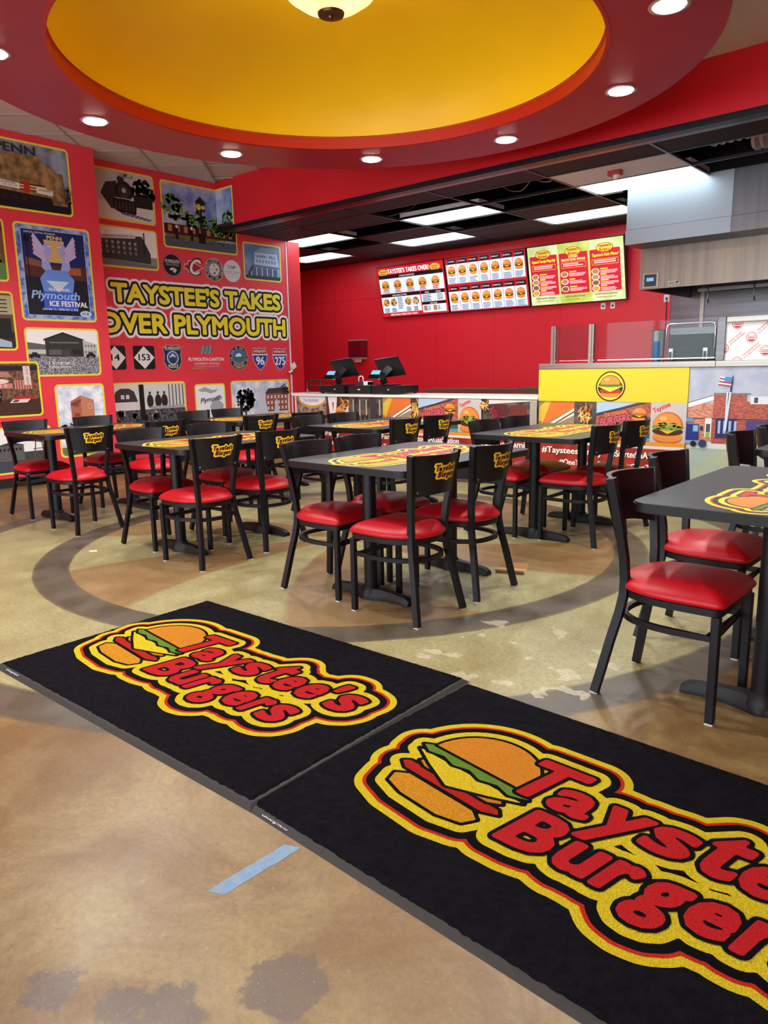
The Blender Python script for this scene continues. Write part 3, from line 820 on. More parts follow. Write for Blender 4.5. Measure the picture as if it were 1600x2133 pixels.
def d_tower(A):
    bg(A, M_SKYW); strip(A, 0, .12, '6f7f4e'); A.poly([(.24, .2), (.24, .78), (.5, .90), (.98, .80), (.98, .2)], 'b87058') if False else None
    A.poly([(.27, .25), (.27, .78), (.5, .86), (.5, .25)], 'b46a52'); A.poly([(.5, .25), (.5, .86), (.78, .79), (.78, .25)], 'c98466')
    A.poly([(.27, .71), (.27, .75), (.5, .81), (.5, .77)], '7e4638')
    for k in range(12):
        a = 2 * math.pi * k / 12; A.disc(.69 + .05 * math.cos(a), .70 + .05 * math.sin(a) * A.w / A.h, .006, 'fbeee6', 0 if k else 1)
    A.bars(.34, .36, .70, .05, '5a3028', 3, .04, w=.02); A.bars(.34, .36, .56, .05, '5a3028', 3, .04, w=.02)
    A.rect(.2, .2, .78, .36, 'a45a44'); A.tree(.2, .34, .22, .12, M_LEAFD, 16, 8); A.tree(.85, .26, .16, .1, M_LEAF, 12, 9)
photo('clock_tower_photo', 'photo print of a salmon brick clock tower under cloudy sky', XW1, 4.08, 4.70, .27, 1.14, d_tower)
def d_works(A):
    bg(A, G(245)); strip(A, 0, .26, '454a58'); A.rect(0, .24, 1, .45, G(70)); A.rect(.42, .26, .7, .62, G(96)); A.poly([(.4, .62), (.56, .7), (.72, .62)], G(60))
    A.bars(.44, .46, .5, .06, G(30), 6, .042, w=.022); A.rect(.05, .26, .3, .48, G(56))
    for x in (.08, .12, .16): A.rect(x, .4, x + .012, .8, G(80), 0)
    for a, b in ((.8, .84), (.92, .88)): A.poly([(a, .26), (b, .86), (b + .012, .86), (a + .012, .26)], G(84))
    A.rect(.8, .5, .93, .515, G(84)); A.rect(.82, .7, .91, .71, G(84))
photo('factory_yard_photo', 'black and white photo print of factories and a water tower frame', XW1, 2.9, 3.99, .15, .68, d_works)
# ---- recessed part of the wall
def d_train(A):
    bg(A, G(205)); strip(A, 0, .36, G(228)); A.tree(.04, .5, .09, .2, M_LEAFD, 12, 2); A.tree(.85, .62, .17, .28, M_LEAFD, 26, 5); A.rect(.7, .3, .985, .55, G(34))
    A.poly([(.36, .2), (.22, .5), (.3, .74), (.46, .8), (.48, .26)], G(52)); A.ell(.56, .6, .13, .22, G(26)); A.ell(.56, .6, .085, .15, G(58)); A.ell(.56, .62, .03, .05, G(190)); A.ell(.52, .84, .05, .08, G(40))
    A.poly([(.4, .2), (.38, .42), (.74, .42), (.72, .14), (.56, .1)], G(20)); A.bars(.42, .44, .2, .18, G(80), 6, .05, w=.018); A.rect(.42, .44, .7, .455, G(210))
    for k in range(7): A.poly([(.5 + .06 * k, .12 - .012 * k), (.56 + .06 * k, .17 - .014 * k), (.6 + .06 * k, .15 - .012 * k), (.54 + .06 * k, .1 - .012 * k)], G(110), 0)
    A.tree(.6, .93, .12, .05, G(150), 8, 3)
photo('steam_engine_photo', 'sepia photo print of a steam locomotive on curved track', XW2, 4.86, 5.855, 3.165, 3.785, d_train)
def d_rifle(A):
    bg(A, G(250)); strip(A, 0, .3, G(150)); A.poly([(0, .2), (0, .72), (.72, .84), (.78, .84), (.9, .4), (.9, .12)], G(62)); A.poly([(.0, .66), (.0, .76), (.68, .85), (.68, .77)], G(214))
    A.text('THE MARKHAM AIR RIFLE CO.', .1, .715, .055, G(60), .56, rot=5)
    for r, z in enumerate((.58, .45, .32)): A.bars(.06, .1, z, .08, G(170 - 20 * r), 8, .085, w=.035)
    A.poly([(.02, .02), (.02, .2), (.985, .08), (.985, .02)], G(120)); A.rect(.8, .3, .82, .95, G(40)); A.rect(0, .27, .3, .31, G(40))
photo('rifle_factory_photo', 'black and white photo print of a brick air rifle factory', XW2, 4.86, 5.85, 2.59, 3.10, d_rifle)
def d_clock(A):
    bg(A, M_SKYB); strip(A, 0, .16, '55586a'); A.poly([(.02, .15), (.6, .13), (.98, .26), (.98, .3), (.02, .2)], '8a5a40')
    A.rect(0, .2, 1, .36, '3c221c'); A.bars(.05, .1, .24, .1, 'c07a4a', 9, .105, w=.05)
    A.tree(.12, .62, .14, .2, M_LEAF, 18, 1); A.tree(.42, .47, .17, .14, M_LEAF, 18, 2); A.tree(.8, .42, .18, .16, M_LEAF, 20, 3); A.tree(.62, .4, .1, .1, M_LEAF, 10, 6)
    for k in range(5): A.tree(.14 + .17 * k, .15, .08, .045, M_LEAF, 8, 20 + k)
    A.rect(.487, .12, .513, .62, '10161c'); A.rect(.455, .1, .545, .26, '10161c'); A.rect(.44, .62, .56, .76, '10202a'); A.poly([(.42, .76), (.5, .86), (.58, .76)], '10202a'); A.disc(.475, .69, .034, 'e8d860'); A.disc(.535, .69, .022, 'e8d860', 0)
    A.rect(.47, .69, .477, .715, '202020')
    for x in (.14, .34): A.rect(x, .12, x + .035, .3, '12161a'); A.disc(x + .017, .32, .018, 'e4e6e8')
photo('street_clock_photo', 'photo print of a street clock among trees, folded around the corner', XW2, 5.95, 7.19, 2.915, 3.775, d_clock)
A = Art((XW2 + .0005, YC - .0015, 3.262), (1, 0, 0), (0, 0, 1), (0, -1, 0), .385, .515)
A.rect(0, 0, 1, 1, 'f6e244'); A.rect(0, 0, .945, .955, M_SKYB); A.tree(.62, .2, .3, .2, M_LEAF, 16, 11); A.rect(0, 0, .94, .08, '3c221c'); A.tree(.9, .6, .04, .1, M_LEAFD, 6, 2)
tag(add('photo_corner_piece', A.mesh()), 'corner of the street clock print continuing on the red soffit', 'photo print')
def d_mill(A):
    bg(A, mat('print_mill_sky', '4f6ea8', .5, noise=(3, '8fa8d0', 3))); strip(A, 0, .1, '3a4256'); A.poly([(.26, .4), (.28, .78), (.92, .8), (.96, .4)], 'b9cbe6'); A.poly([(.24, .76), (.46, .93), (.9, .95), (.98, .78)], '7f93b4')
    A.text('NANKIN - MILLS', .31, .63, .085, '3c557e', .56, bold=.04); A.bars(.32, .36, .48, .1, '6a84ae', 7, .085, w=.04)
    A.poly([(.1, .3), (.24, .42), (.96, .4), (.985, .34)], '66799a'); A.rect(.14, .1, .94, .32, '51678e'); A.bars(.16, .18, .1, .24, 'dfe8f6', 6, .15, w=.02); A.poly([(.05, .08), (.2, .4), (.24, .4), (.12, .08)], '2c3446')
photo('mill_photo', 'blue toned photo print of a white mill with a long porch', XW2, 7.285, 8.02, 2.59, 3.13, d_mill)
def d_farm(A):
    bg(A, G(225)); strip(A, 0, .5, M_BUSYG); A.poly([(.12, .5), (.13, .68), (.36, .68), (.37, .5)], G(230)); A.poly([(.1, .66), (.14, .86), (.2, .92), (.3, .92), (.36, .86), (.4, .66)], G(60)); A.rect(.2, .72, .24, .8, G(220)); A.rect(.26, .72, .3, .8, G(220), 0)
    A.rect(.42, .3, .48, .99, G(22)); A.tree(.05, .7, .06, .2, M_BUSYG, 8, 3)
    for k, x in enumerate((.55, .65, .73)): A.ell(x, .66, .04, .13, G(40)); A.disc(x, .82, .016, G(70))
    for k in range(5): A.rect(.79 + .045 * k, .5, .8 + .045 * k, .98, G(50), 0)
    A.rect(.55, .5, .98, .56, G(170)); rd = random.Random(5)
    for k in range(26): A.ell(.05 + .9 * rd.random(), .06 + .4 * rd.random(), .02 + .03 * rd.random(), .03 + .04 * rd.random(), G(rd.choice((12, 40, 90, 150))), 0 if k else 1, n=8)
photo('farm_gathering_photo', 'black and white photo print of a barn house and farm crowd', XW2, 4.86, 6.13, .40, 1.13, d_farm)
def d_map(A):
    bg(A, 'f6fafe'); A.poly([(.06, .86), (.3, .95), (.6, .84), (.78, .88), (.7, .78), (.5, .74), (.35, .8), (.2, .8)], 'aeb2ba'); A.poly([(.5, .04), (.46, .3), (.55, .5), (.68, .62), (.8, .68), (.82, .5), (.95, .38), (.94, .1), (.85, .03)], 'aeb2ba')
    A.text('Plymouth', .14, .44, .15, '1c2c50', .74, skew=.3, rot=7, bold=.03)
photo('town_map_print', 'white square print with grey state map and Plymouth script', XW2, 6.28, 6.815, .58, 1.08, d_map)
def d_fount(A):
    bg(A, M_SKYW); strip(A, 0, .3, '8d96a6'); A.tree(.22, .62, .15, .24, M_LEAFD, 26, 6); A.rect(.205, .2, .23, .4, '18181a'); A.poly([(.56, .3), (.58, .74), (.98, .76), (.98, .3)], 'a4584a'); A.poly([(.56, .73), (.62, .84), (.98, .86), (.98, .74)], '4a4048')
    for z in (.62, .5, .38): A.bars(.6, .64, z, .07, 'e6e2e6', 6, .065, w=.03)
    A.rect(.52, .26, .98, .34, 'e4e2e6'); A.tree(.93, .8, .08, .12, M_LEAFD, 9, 4)
    A.poly([(.40, .2), (.47, .94), (.5, .96), (.53, .9), (.62, .2)], 'd4dcea'); A.poly([(.7, .25), (.755, .6), (.78, .6), (.82, .25)], 'd4dcea')
photo('fountain_photo', 'photo print of a park fountain before a red brick building', XW2, 6.92, 8.08, .35, 1.11, d_fount)

# ---- big lettering
def decal(name, label, words, X, y0, y1, z, h, layers, n=360):
    """one line of outlined lettering on the wall; layers = (growth in metres, colour)"""
    V, Fc = text_geo(words); V = V * h; V = V.copy(); V[:, 0] *= (y1 - y0) / V[:, 0].max()
    m = max(l[0] for l in layers) + .02
    D = SDF(-m, (y1 - y0) + m, -m - .02, h + m + .01, n)
    f = D.from_tris(V, Fc)
    A = Art((X + .002, y0, z), (0, 1, 0), (0, 0, 1), (1, 0, 0), 1, 1, .0008)
    for g_, c in layers: A.geo(*fill_loops(D.loops(f, g_)), c)
    me = A.mesh(); me.transform(Matrix.Translation((-X, -y0, -z)))
    return tag(add(name, me, None, (X, y0, z)), label, 'lettering')
LAY = [(.075, 'ffffff'), (.044, '0c0c0e'), (.014, 'fcec34')]
decal('wall_lettering', "yellow outlined lettering TAYSTEE'S TAKES, upper line on the photo wall", "TAYSTEE'S TAKES", XW2, 5.13, 7.96, 2.175, .215, LAY, 520)
decal('wall_lettering', 'yellow outlined lettering OVER PLYMOUTH, lower line on the photo wall', 'OVER PLYMOUTH', XW2, 4.92, 8.04, 1.785, .235, LAY, 540)
# ---- emblems
def emblem(name, label, yc, zc, w, h, draw, cat='emblem'):
    A = on_wall(XW2, yc - w / 2, yc + w / 2, zc - h / 2, zc + h / 2); draw(A)
    me = A.mesh(); me.transform(Matrix.Translation((-XW2, -yc, -(zc - h / 2))))
    tag(add(name, me, None, (XW2, yc, zc - h / 2)), label, cat)
def ringtext(A, t, r, h, col, a0, a1, flip=False):
    for k, ch in enumerate(t):
        a = a0 + (a1 - a0) * k / max(1, len(t) - 1); q = math.radians(a)
        if ch != ' ': A.text(ch, .5 + r * math.cos(q) - .0, .5 + r * math.sin(q), h, col, rot=(a + 90 if flip else a - 90), up=1 if k == 0 else 0, center=True)
def e1(A):
    A.disc(.5, .5, .5, '77777c'); A.disc(.5, .5, .455, '141416'); A.text('PLYMOUTH', .5, .58, .15, 'ececec', .72, center=True, bold=.03); A.text('HIGH SCHOOL', .5, .47, .075, 'c8c8c8', .7, center=True)
    A.poly([(.32, .3), (.42, .38), (.6, .38), (.72, .28), (.66, .24), (.62, .16), (.5, .2), (.54, .28), (.42, .26)], 'e8e8e8'); A.poly([(.48, .34), (.6, .33), (.56, .3)], '141416')
emblem('school_emblem', 'round black Plymouth High School emblem', 6.06, 2.69, .30, .30, e1)
def e2(A):
    A.poly([(.02, .42), (.08, .62), (.22, .62), (.26, .78), (.4, .78), (.7, .62), (.99, .5), (.72, .34), (.4, .2), (.26, .24), (.2, .36)], 'f0f0f0'); A.poly([(.05, .44), (.1, .59), (.24, .59), (.28, .75), (.4, .75), (.7, .6), (.94, .5), (.7, .37), (.4, .23), (.29, .27), (.22, .38)], 'b81c2a')
    A.text('C', .24, .14, .72, '101010', .52, skew=.25, bold=.09); A.text('C', .27, .17, .66, 'f2f2f2', .46, skew=.25, bold=.04)
emblem('arrow_emblem', 'red arrow emblem with a white block letter C', 6.40, 2.69, .34, .30, e2)
def e3(A):
    A.disc(.5, .5, .5, 'e4e4e4'); A.disc(.5, .5, .48, '141416'); A.disc(.5, .5, .34, 'e4e4e4'); A.disc(.5, .5, .325, '77797e'); A.disc(.5, .5, .27, 'ececec')
    for x, y, c in ((.5, .66, 'd8a028'), (.62, .5, 'c03030'), (.5, .35, '2a4a8a')):
        A.poly([(x + .09 * math.cos(k * math.pi / 4) * (1 if k % 2 == 0 else .4), y + .1 * math.sin(k * math.pi / 4) * (1 if k % 2 == 0 else .4)) for k in range(8)], c)
    A.text('STEELERS', .24, .475, .04, '202024', .24)
    ringtext(A, 'PLYMOUTH CANTON STEELERS', .365, .095, 'ffffff', 215, -35); ringtext(A, 'est 1977', .455, .085, 'ffffff', 240, 300, True)
emblem('team_emblem', 'round black and white Plymouth Canton Steelers emblem', 6.75, 2.685, .32, .32, e3)
def e4(A):
    A.disc(.5, .5, .5, 'e6e6ec'); A.text('C', .3, .6, .12, 'a02030', .09, bold=.06); A.text('SP', .44, .6, .12, '303038', .25, bold=.05); A.text('PLYMOUTH - CANTON', .5, .44, .05, '404048', .8, center=True); A.text('EDUCATION', .5, .36, .04, '808088', .5, center=True)
    for x0, y0, x1, y1 in ((.2, .72, .8, .73), (.2, .24, .8, .25), (.2, .66, .21, .73), (.79, .66, .8, .73), (.2, .24, .21, .31), (.79, .24, .8, .31)): A.rect(x0, y0, x1, y1, '909098', 0)
emblem('round_white_emblem', 'round white CSP emblem', 7.07, 2.69, .31, .31, e4)
def road(num):
    def d(A): A.rr(0, 0, 1, 1, .03, '16161a'); A.poly([(.5, .02), (.98, .5), (.5, .98), (.02, .5)], 'f0f0f0'); A.text(num, .5, .38, .26, '101012', .52 if len(num) > 2 else .4, center=True, bold=.05)
    return d
emblem('route_sign', 'black route sign numbered 14, cut off by the wall step', 5.10, 1.455, .30, .31, road('14'), 'sign')
emblem('route_sign', 'black route sign numbered 153 beside the police badge emblem', 5.52, 1.455, .32, .31, road('153'), 'sign')
def e5(A):
    P = [(.5, .0), (.8, .1), (.97, .35), (.93, .62), (1.0, .86), (.78, .99), (.5, .95), (.22, .99), (0, .86), (.07, .62), (.03, .35), (.2, .1)]
    A.poly(P, 'c8b070'); A.poly([(.5 + (x - .5) * .93, .5 + (y - .5) * .94) for x, y in P], '1a2a68'); A.disc(.5, .5, .3, 'e0e0e8'); A.disc(.5, .5, .26, '3a6a9a'); A.poly([(.3, .5), (.5, .66), (.7, .5)], 'e8e8f0'); A.disc(.5, .42, .16, '26326a'); A.rect(.28, .47, .72, .52, '2f5a3a')
    A.text('PLYMOUTH', .5, .78, .12, 'e8dcae', .74, center=True, bold=.04); A.text('POLICE', .5, .13, .12, 'e8dcae', .5, center=True, bold=.04)
emblem('police_badge_emblem', 'blue and gold Plymouth Police badge emblem', 5.96, 1.45, .31, .37, e5)
def e6(A):
    rd = random.Random(3)
    for k in range(14):
        c = ('2aa0b8', '60b860', '9aa0a8', 'c04a50', '3a70b0')[k % 5]; x = .34 + .02 * k
        A.poly([(x, .62 + .02 * rd.random()), (x + .1, .78), (x + .06, .97 - .02 * rd.random()), (x + .04, .8)], c, .1)
    A.text('PLYMOUTH-CANTON', .5, .38, .12, 'f4f0f0', .98, center=True, bold=.04); A.text('COMMUNITY SCHOOLS', .5, .24, .08, 'f0e8e8', .7, center=True); A.rect(.14, .17, .86, .18, 'e8d8d8'); A.text('GLOBALLY FOCUSED.', .08, .08, .05, 'b8b860', .4); A.text('LOCALLY CONNECTED.', .5, .08, .05, '7080d0', .42)
emblem('schools_emblem', 'coloured globe emblem with Plymouth-Canton Community Schools lettering', 6.52, 1.45, .62, .38, e6)
def e7(A):
    A.disc(.5, .5, .5, 'd0b060'); A.disc(.5, .5, .48, '1c2a5a'); A.disc(.5, .5, .335, 'd0b060'); A.disc(.5, .5, .32, '3a6cb8'); A.poly([(.22, .42), (.34, .66), (.42, .5), (.6, .5), (.68, .68), (.78, .42)], '2f7a44'); A.poly([(.3, .54), (.42, .66), (.56, .68), (.68, .58), (.6, .54)], 'f0f0f4'); A.poly([(.22, .38), (.5, .25), (.78, .38), (.76, .3), (.5, .18), (.24, .3)], 'd07030')
    ringtext(A, 'THE SEAL OF THE CITY OF', .36, .08, 'f0e6c0', 200, -20); ringtext(A, 'PLYMOUTH MICH', .44, .08, 'f0e6c0', 230, 310, True)
emblem('city_seal_emblem', 'round blue City of Plymouth seal emblem', 7.10, 1.45, .36, .36, e7)
def inter(num):
    def d(A):
        P = [(.5, .0), (.72, .14), (.92, .4), (.98, .66), (.9, .98), (.7, .93), (.5, .98), (.3, .93), (.1, .98), (.02, .66), (.08, .4), (.28, .14)]
        A.poly(P, 'f0f0f4'); Q = [(.5 + (x - .5) * .94, .5 + (y - .5) * .95) for x, y in P]
        A.poly([q for q in Q if q[1] < .8][:], '2440a0'); A.poly([(.05, .7), (.1, .955), (.3, .915), (.5, .955), (.7, .915), (.9, .955), (.95, .7)], 'a82430')
        A.rect(.05, .68, .95, .705, 'f0f0f4'); A.text('INTERSTATE', .5, .77, .1, 'f4f4f4', .72, center=True, bold=.04); A.text(num, .5, .24, .34, 'f4f4f4', .66 if len(num) > 2 else .5, center=True, bold=.05)
    return d
emblem('interstate_sign', 'interstate shield numbered 96 beside the round city seal', 7.51, 1.43, .31, .35, inter('96'), 'sign')
emblem('interstate_sign', 'interstate shield numbered 275 at the end of the photo wall', 7.91, 1.425, .31, .35, inter('275'), 'sign')
# key lock box with a paper tag at the end of the wall
lk = empty('door_lock', (XW2 + .012, 8.10, 1.22), label='small chrome lock with white paper tag at the end of the photo wall', cat='lock')
bm = bmesh.new(); lathe(bm, [(0, .06), (.03, .055), (.042, .03), (.045, 0)], 20)
me = fin(bm, M_CHROME, True); me.transform(Matrix.Rotation(math.radians(90), 4, 'Y')); add('lock_body', me, lk)
me = box(.05, .053, .03, .13, .02, .11, M_PAPER); me.transform(Matrix.Rotation(.5, 4, 'X')); add('paper_tag', me, lk)

# ================================================================== ORDER COUNTER AND HALF WALL
BUN, BUN2, BUNS = 'd98a3c', 'b8641e', 'e8a85a'
def burger(A, cx, cy, w, h, light=True):
    """plain burger picture: bun, lettuce, cheese, patty, bun"""
    A.ell(cx, cy - h * .30, w * .46, h * .2, BUN2, 1); A.ell(cx, cy - h * .27, w * .46, h * .17, BUN, .2)
    A.ell(cx, cy - h * .12, w * .48, h * .13, '4a2414', .2)
    A.poly([(cx - w * .46, cy - h * .02), (cx + w * .46, cy - h * .02), (cx + w * .2, cy - h * .1), (cx, cy - h * .2), (cx - w * .2, cy - h * .1)], 'f0b428', .2)
    A.ell(cx, cy, w * .5, h * .09, '5f9a2c', .2); A.ell(cx, cy + h * .03, w * .47, h * .06, 'c83a24', .2)
    A.ell(cx, cy + h * .04, w * .47, h * .42, BUN2, .2, 0, 180, 14); A.ell(cx - w * .02, cy + h * .06, w * .43, h * .36, BUN, .2, 0, 180, 14)
    if light: A.ell(cx - w * .14, cy + h * .26, w * .12, h * .07, BUNS, .2)
def fries(A, cx, cy, w, h, seed=1):
    rd = random.Random(seed); A.ell(cx, cy, w * .55, h * .5, '4a3626', 1)
    for k in range(26):
        x, y, a, l = cx + w * (rd.random() - .5) * .8, cy + h * (rd.random() - .5) * .7, rd.random() * 3.14, .22 + .15 * rd.random()
        dx, dy, nx, ny = w * l * math.cos(a), h * l * math.sin(a), -w * .03 * math.sin(a), h * .03 * math.cos(a)
        A.poly([(x - dx + nx, y - dy + ny), (x + dx + nx, y + dy + ny), (x + dx - nx, y + dy - ny), (x - dx - nx, y - dy - ny)], rd.choice(('e6b85a', 'd89a3a', 'c87c2c', 'efd890', '7a2c1c')), .08)
sc = empty('service_counter', (-5.7, YC, 0), label='long order counter with food photos and red hashtag band', cat='counter')
def loc(me, p): me.transform(Matrix.Translation((-p[0], -p[1], -p[2]))); return me
P0 = (-5.7, YC, 0)
add('body', loc(box(-7.56, -3.86, YC, YC + .62, .1, .9, M_WHITE), P0), sc)
add('toe_base', loc(box(-7.56, -3.86, YC - .002, YC + .6, 0, .195, M_BASE), P0), sc)
M_REST = mat('print_kitchen_interior', '6a5a52', .45, noise=(9, '2c2a30', 6))
M_PAPERP = mat('print_paper', 'a89c94', .45, noise=(14, '6a3a32', 5))
M_REDBAND = mat('print_red_band', 'b02c1c', .45, noise=(7, '8c2016', 4))
def swoosh(A, x0, x1, z):     # dining room with orange ceiling and order screens
    w = x1 - x0
    A.rect(x0, z, x1, 1, '9a8468'); A.poly([(x0, .62), (x1, .995), (x0 + w * .2, .995), (x0, .9)], 'd8b23a'); A.poly([(x0 + w * .1, .66), (x0 + w * .35, .995), (x1, .995), (x1, .9)], 'd8722c')
    A.poly([(x0 + w * .1, .6), (x1, .9), (x1, .8), (x0 + w * .1, .56)], 'eadfce'); A.poly([(x0 + w * .4, .66), (x1, .86), (x1, .84), (x0 + w * .4, .64)], '3a2a24')
    A.rect(x0 + w * .1, z, x1, .58, '84807a'); A.bars(x0 + w * .12, 0, z, .2, '50504e', 8, w * .11, w=w * .05); A.rect(x0, z, x0 + w * .09, .7, 'c8642c'); A.tree(x1 - w * .14, z + .14, w * .12, .08, M_LEAF, 8, 3)
def bsign(A, x0, x1, z):      # brick front with pink lettering sign
    w = x1 - x0
    A.rect(x0, z, x1, 1, M_BRICKP); A.poly([(x0, .995), (x0, .82), (x0 + w * .75, .995)], 'a9c0d8'); A.poly([(x0, .80), (x0, .84), (x0 + w * .82, .995), (x0 + w * .95, .995)], '34384c')
    A.text("TAYSTEE'S", x0 + w * .16, .78, .06, 'e6703c', w * .42, rot=9, bold=.06); A.text('BURGERS', x0 + w * .08, .66, .11, '5a1420', w * .56, rot=10, bold=.09, skew=.2); A.text('BURGERS', x0 + w * .085, .665, .10, 'e8607c', w * .55, rot=10, bold=.03, skew=.2)
    burger(A, x0 + w * .8, .84, w * .28, .2); A.rect(x0 + w * .6, z, x1, z + .12, '3c5a40'); A.rect(x0 + w * .6, z, x1, z + .05, '6a90b8')
def bigburger(A, x0, x1, z):
    A.rect(x0, z, x1, 1, 'bdb6b2'); w = x1 - x0; A.text('Taystee', x0 + w * .1, .86, .06, 'd03030', w * .5, rot=25, bold=.05)
    burger(A, x0 + w * .5, .68, w * .9, .44); A.tree(x0 + w * .5, .69, w * .4, .05, '8cb84a', 14, 5)
def kitchen(A, x0, x1, z):
    w = x1 - x0; A.rect(x0, z, x1, 1, M_REST); A.rect(x0 + w * .1, .7, x0 + w * .4, .93, '5a2028'); A.rect(x0 + w * .45, .72, x0 + w * .8, .92, '6a2c24'); A.poly([(x0, .93), (x1, .99), (x1, .995), (x0, .995)], 'd8cfc4'); A.rect(x0, z, x1, z + .18, '8c8886'); A.bars(x0 + w * .1, 0, z + .04, .1, '343236', 6, w * .14, w=w * .06)
    A.rect(x0 + w * .86, z, x1, .99, 'a09890'); A.tree(x0 + w * .1, .8, w * .1, .08, 'c02c38', 6, 4)
def band(A, first, x0=0.0, x1=1.0):
    A.rect(x0, 0, x1, .385, M_REDBAND); A.rect(x0, .385, x1, .425, 'dcd8d6'); A.rect(x0, .425, x1, .475, 'e0962c')
CW, CH = 3.70, .70
A = on_front(YC - .003, -7.56, -3.86, .2, .904)
u = lambda X: (X + 7.56) / 3.70
A.rect(0, 0, 1, 1, M_REST); Z0 = .475
A.rect(u(-7.56), Z0, u(-6.98), 1, M_PAPERP); A.ell(u(-7.25), .98, .075, .2, 'c8943c', 1, 180, 360); A.ell(u(-7.25), 1.0, .068, .17, 'e2dee6', 1, 180, 360); A.text('The BURGER', u(-7.42), .9, .05, '8c2028', .08); A.bars(u(-7.4), 0, Z0, .16, '1c1a24', 9, .014, w=.007)
A.rect(u(-6.98), Z0, u(-6.56), 1, '5a2a26'); A.poly([(u(-6.95), 1), (u(-6.90), .5), (u(-6.82), .5), (u(-6.78), 1)], 'e6e2de'); A.poly([(u(-6.87), .9), (u(-6.855), .72), (u(-6.84), .9)], 'c42430')
burger(A, u(-6.72), .72, .05, .26); fries(A, u(-6.63), .88, .05, .2, 2); A.poly([(u(-6.66), .7), (u(-6.58), .86), (u(-6.56), .5), (u(-6.62), .5)], 'dcd6d0')
A.rect(u(-6.56), Z0, u(-5.99), 1, M_REST); A.bars(u(-6.5), 0, .66, .3, 'b0a890', 5, .03, w=.006); A.rect(u(-6.56), Z0, u(-5.99), .64, '6a625c'); A.bars(u(-6.5), 0, .55, .14, '2a2a2e', 7, .02, w=.012); A.rect(u(-6.2), .5, u(-6.1), .99, '40383c')
swoosh(A, u(-5.99), u(-5.55), Z0); fries(A, u(-5.47), .82, .035, .3, 4); bsign(A, u(-5.43), u(-4.86), Z0); bigburger(A, u(-4.86), u(-4.55), Z0); fries(A, u(-4.5), .9, .03, .16, 6); kitchen(A, u(-4.45), 1, Z0)
band(A, True)
for k, (t, x, w) in enumerate((('#TaysteesFamily', -7.35, .62), ('#TaysteesFamily', -6.45, .72), ('#StartedInAGasStation', -5.62, .78), ('#TaysteesFamily', -4.62, .7))):
    A.text(t, u(x) + .0015, .285, .085, '3a0c0a', w / CW, bold=.05, up=1 if k == 0 else .02); A.text(t, u(x), .292, .085, 'f4f0ee', w / CW, bold=.05, up=.3)
for k, (t, x, w) in enumerate((('#OneTaysteeBurger', -7.2, .66), ('#OneTaysteeBurger', -6.18, .72), ('#OneTaysteeBurger', -5.1, .7))):
    A.text(t, u(x), .13, .075, 'f4f0ee', w / CW, bold=.05, up=.3)
add('front_print', loc(A.mesh(), P0), sc)
tag(add('counter_worktop', box(-7.60, -3.862, YC - .03, YC + .66, .908, .935, M_WHITE, .006)), 'white worktop of the order counter', 'worktop')

HW0, HW1 = -3.855, .6
hw = struct('wall_half', box(HW0, HW1, YC, YC + .14, 0, 1.215, M_WHITE))
struct('toe_base', box(HW0, HW1, YC - .004, YC, 0, .2, M_BASE), hw)
struct('steel_cap', box(HW0 - .006, -2.135, YC - .022, YC + .17, 1.216, 1.27, M_STEEL, .004), hw)
struct('steel_cap', box(-2.133, HW1, YC - .022, YC + .17, 1.216, 1.27, M_STEEL, .004), hw)
yp = struct('yellow_panel', box(HW0 - .004, -2.352, YC - .016, YC, .898, 1.216, M_YPANEL), hw)
A = on_front(YC - .016, -3.235, -2.935, .915, 1.195)
A.poly([(.5 + .5 * math.cos(a) * (1 - .1 * max(0, math.sin(a))), .47 + .5 * math.sin(a) * 1.02) for a in [2 * math.pi * k / 30 for k in range(30)]], '3a0c0c')
A.poly([(.5 + .455 * math.cos(a) * (1 - .1 * max(0, math.sin(a))), .47 + .455 * math.sin(a) * 1.02) for a in [2 * math.pi * k / 30 for k in range(30)]], 'f2de3c')
A.ell(.5, .42, .42, .32, '201008', 1); A.ell(.5, .19, .35, .1, 'e08c34'); A.ell(.5, .28, .37, .055, 'c82c24'); A.ell(.5, .34, .36, .07, '8a4a1c'); A.poly([(.1, .46), (.5, .28), (.9, .46), (.86, .5), (.14, .5)], 'f6d23c'); A.ell(.5, .50, .40, .06, '4f8a34'); A.ell(.5, .52, .35, .33, '201008', 1, 0, 180); A.ell(.5, .53, .33, .3, 'e59338', 1, 0, 180); A.ell(.38, .7, .09, .05, 'f0b468')
add('burger_decal', A.mesh(), yp)
A = on_front(YC - .003, HW0, -2.352, .2, .9)
k_ = 1 / (-2.352 - HW0); u = lambda X: (X - HW0) * k_
A.rect(0, 0, 1, 1, M_REST); swoosh(A, 0, u(-3.46), Z0); fries(A, u(-3.34), .82, .085, .3, 7); bsign(A, u(-3.22), u(-2.68), Z0); bigburger(A, u(-2.68), 1, Z0); band(A, False)
for k, (t, x, w) in enumerate((('#TaysteesFamily', -4.0 + .2, .66), ('#StartedInAGasStation', -3.05, .68))):
    A.text(t, u(x) + .003, .243, .085, '3a0c0a', w * k_, bold=.05, up=1 if k == 0 else .02); A.text(t, u(x), .25, .085, 'f4f0ee', w * k_, bold=.05, up=.3)
A.text('#OneTaysteeBurger', u(-3.6), .09, .075, 'f4f0ee', .62 * k_, bold=.05, up=.3); A.text('#OneTaystee', u(-2.9), .09, .075, 'f4f0ee', .45 * k_, bold=.05, up=.3)
struct('front_print', A.mesh(), hw)
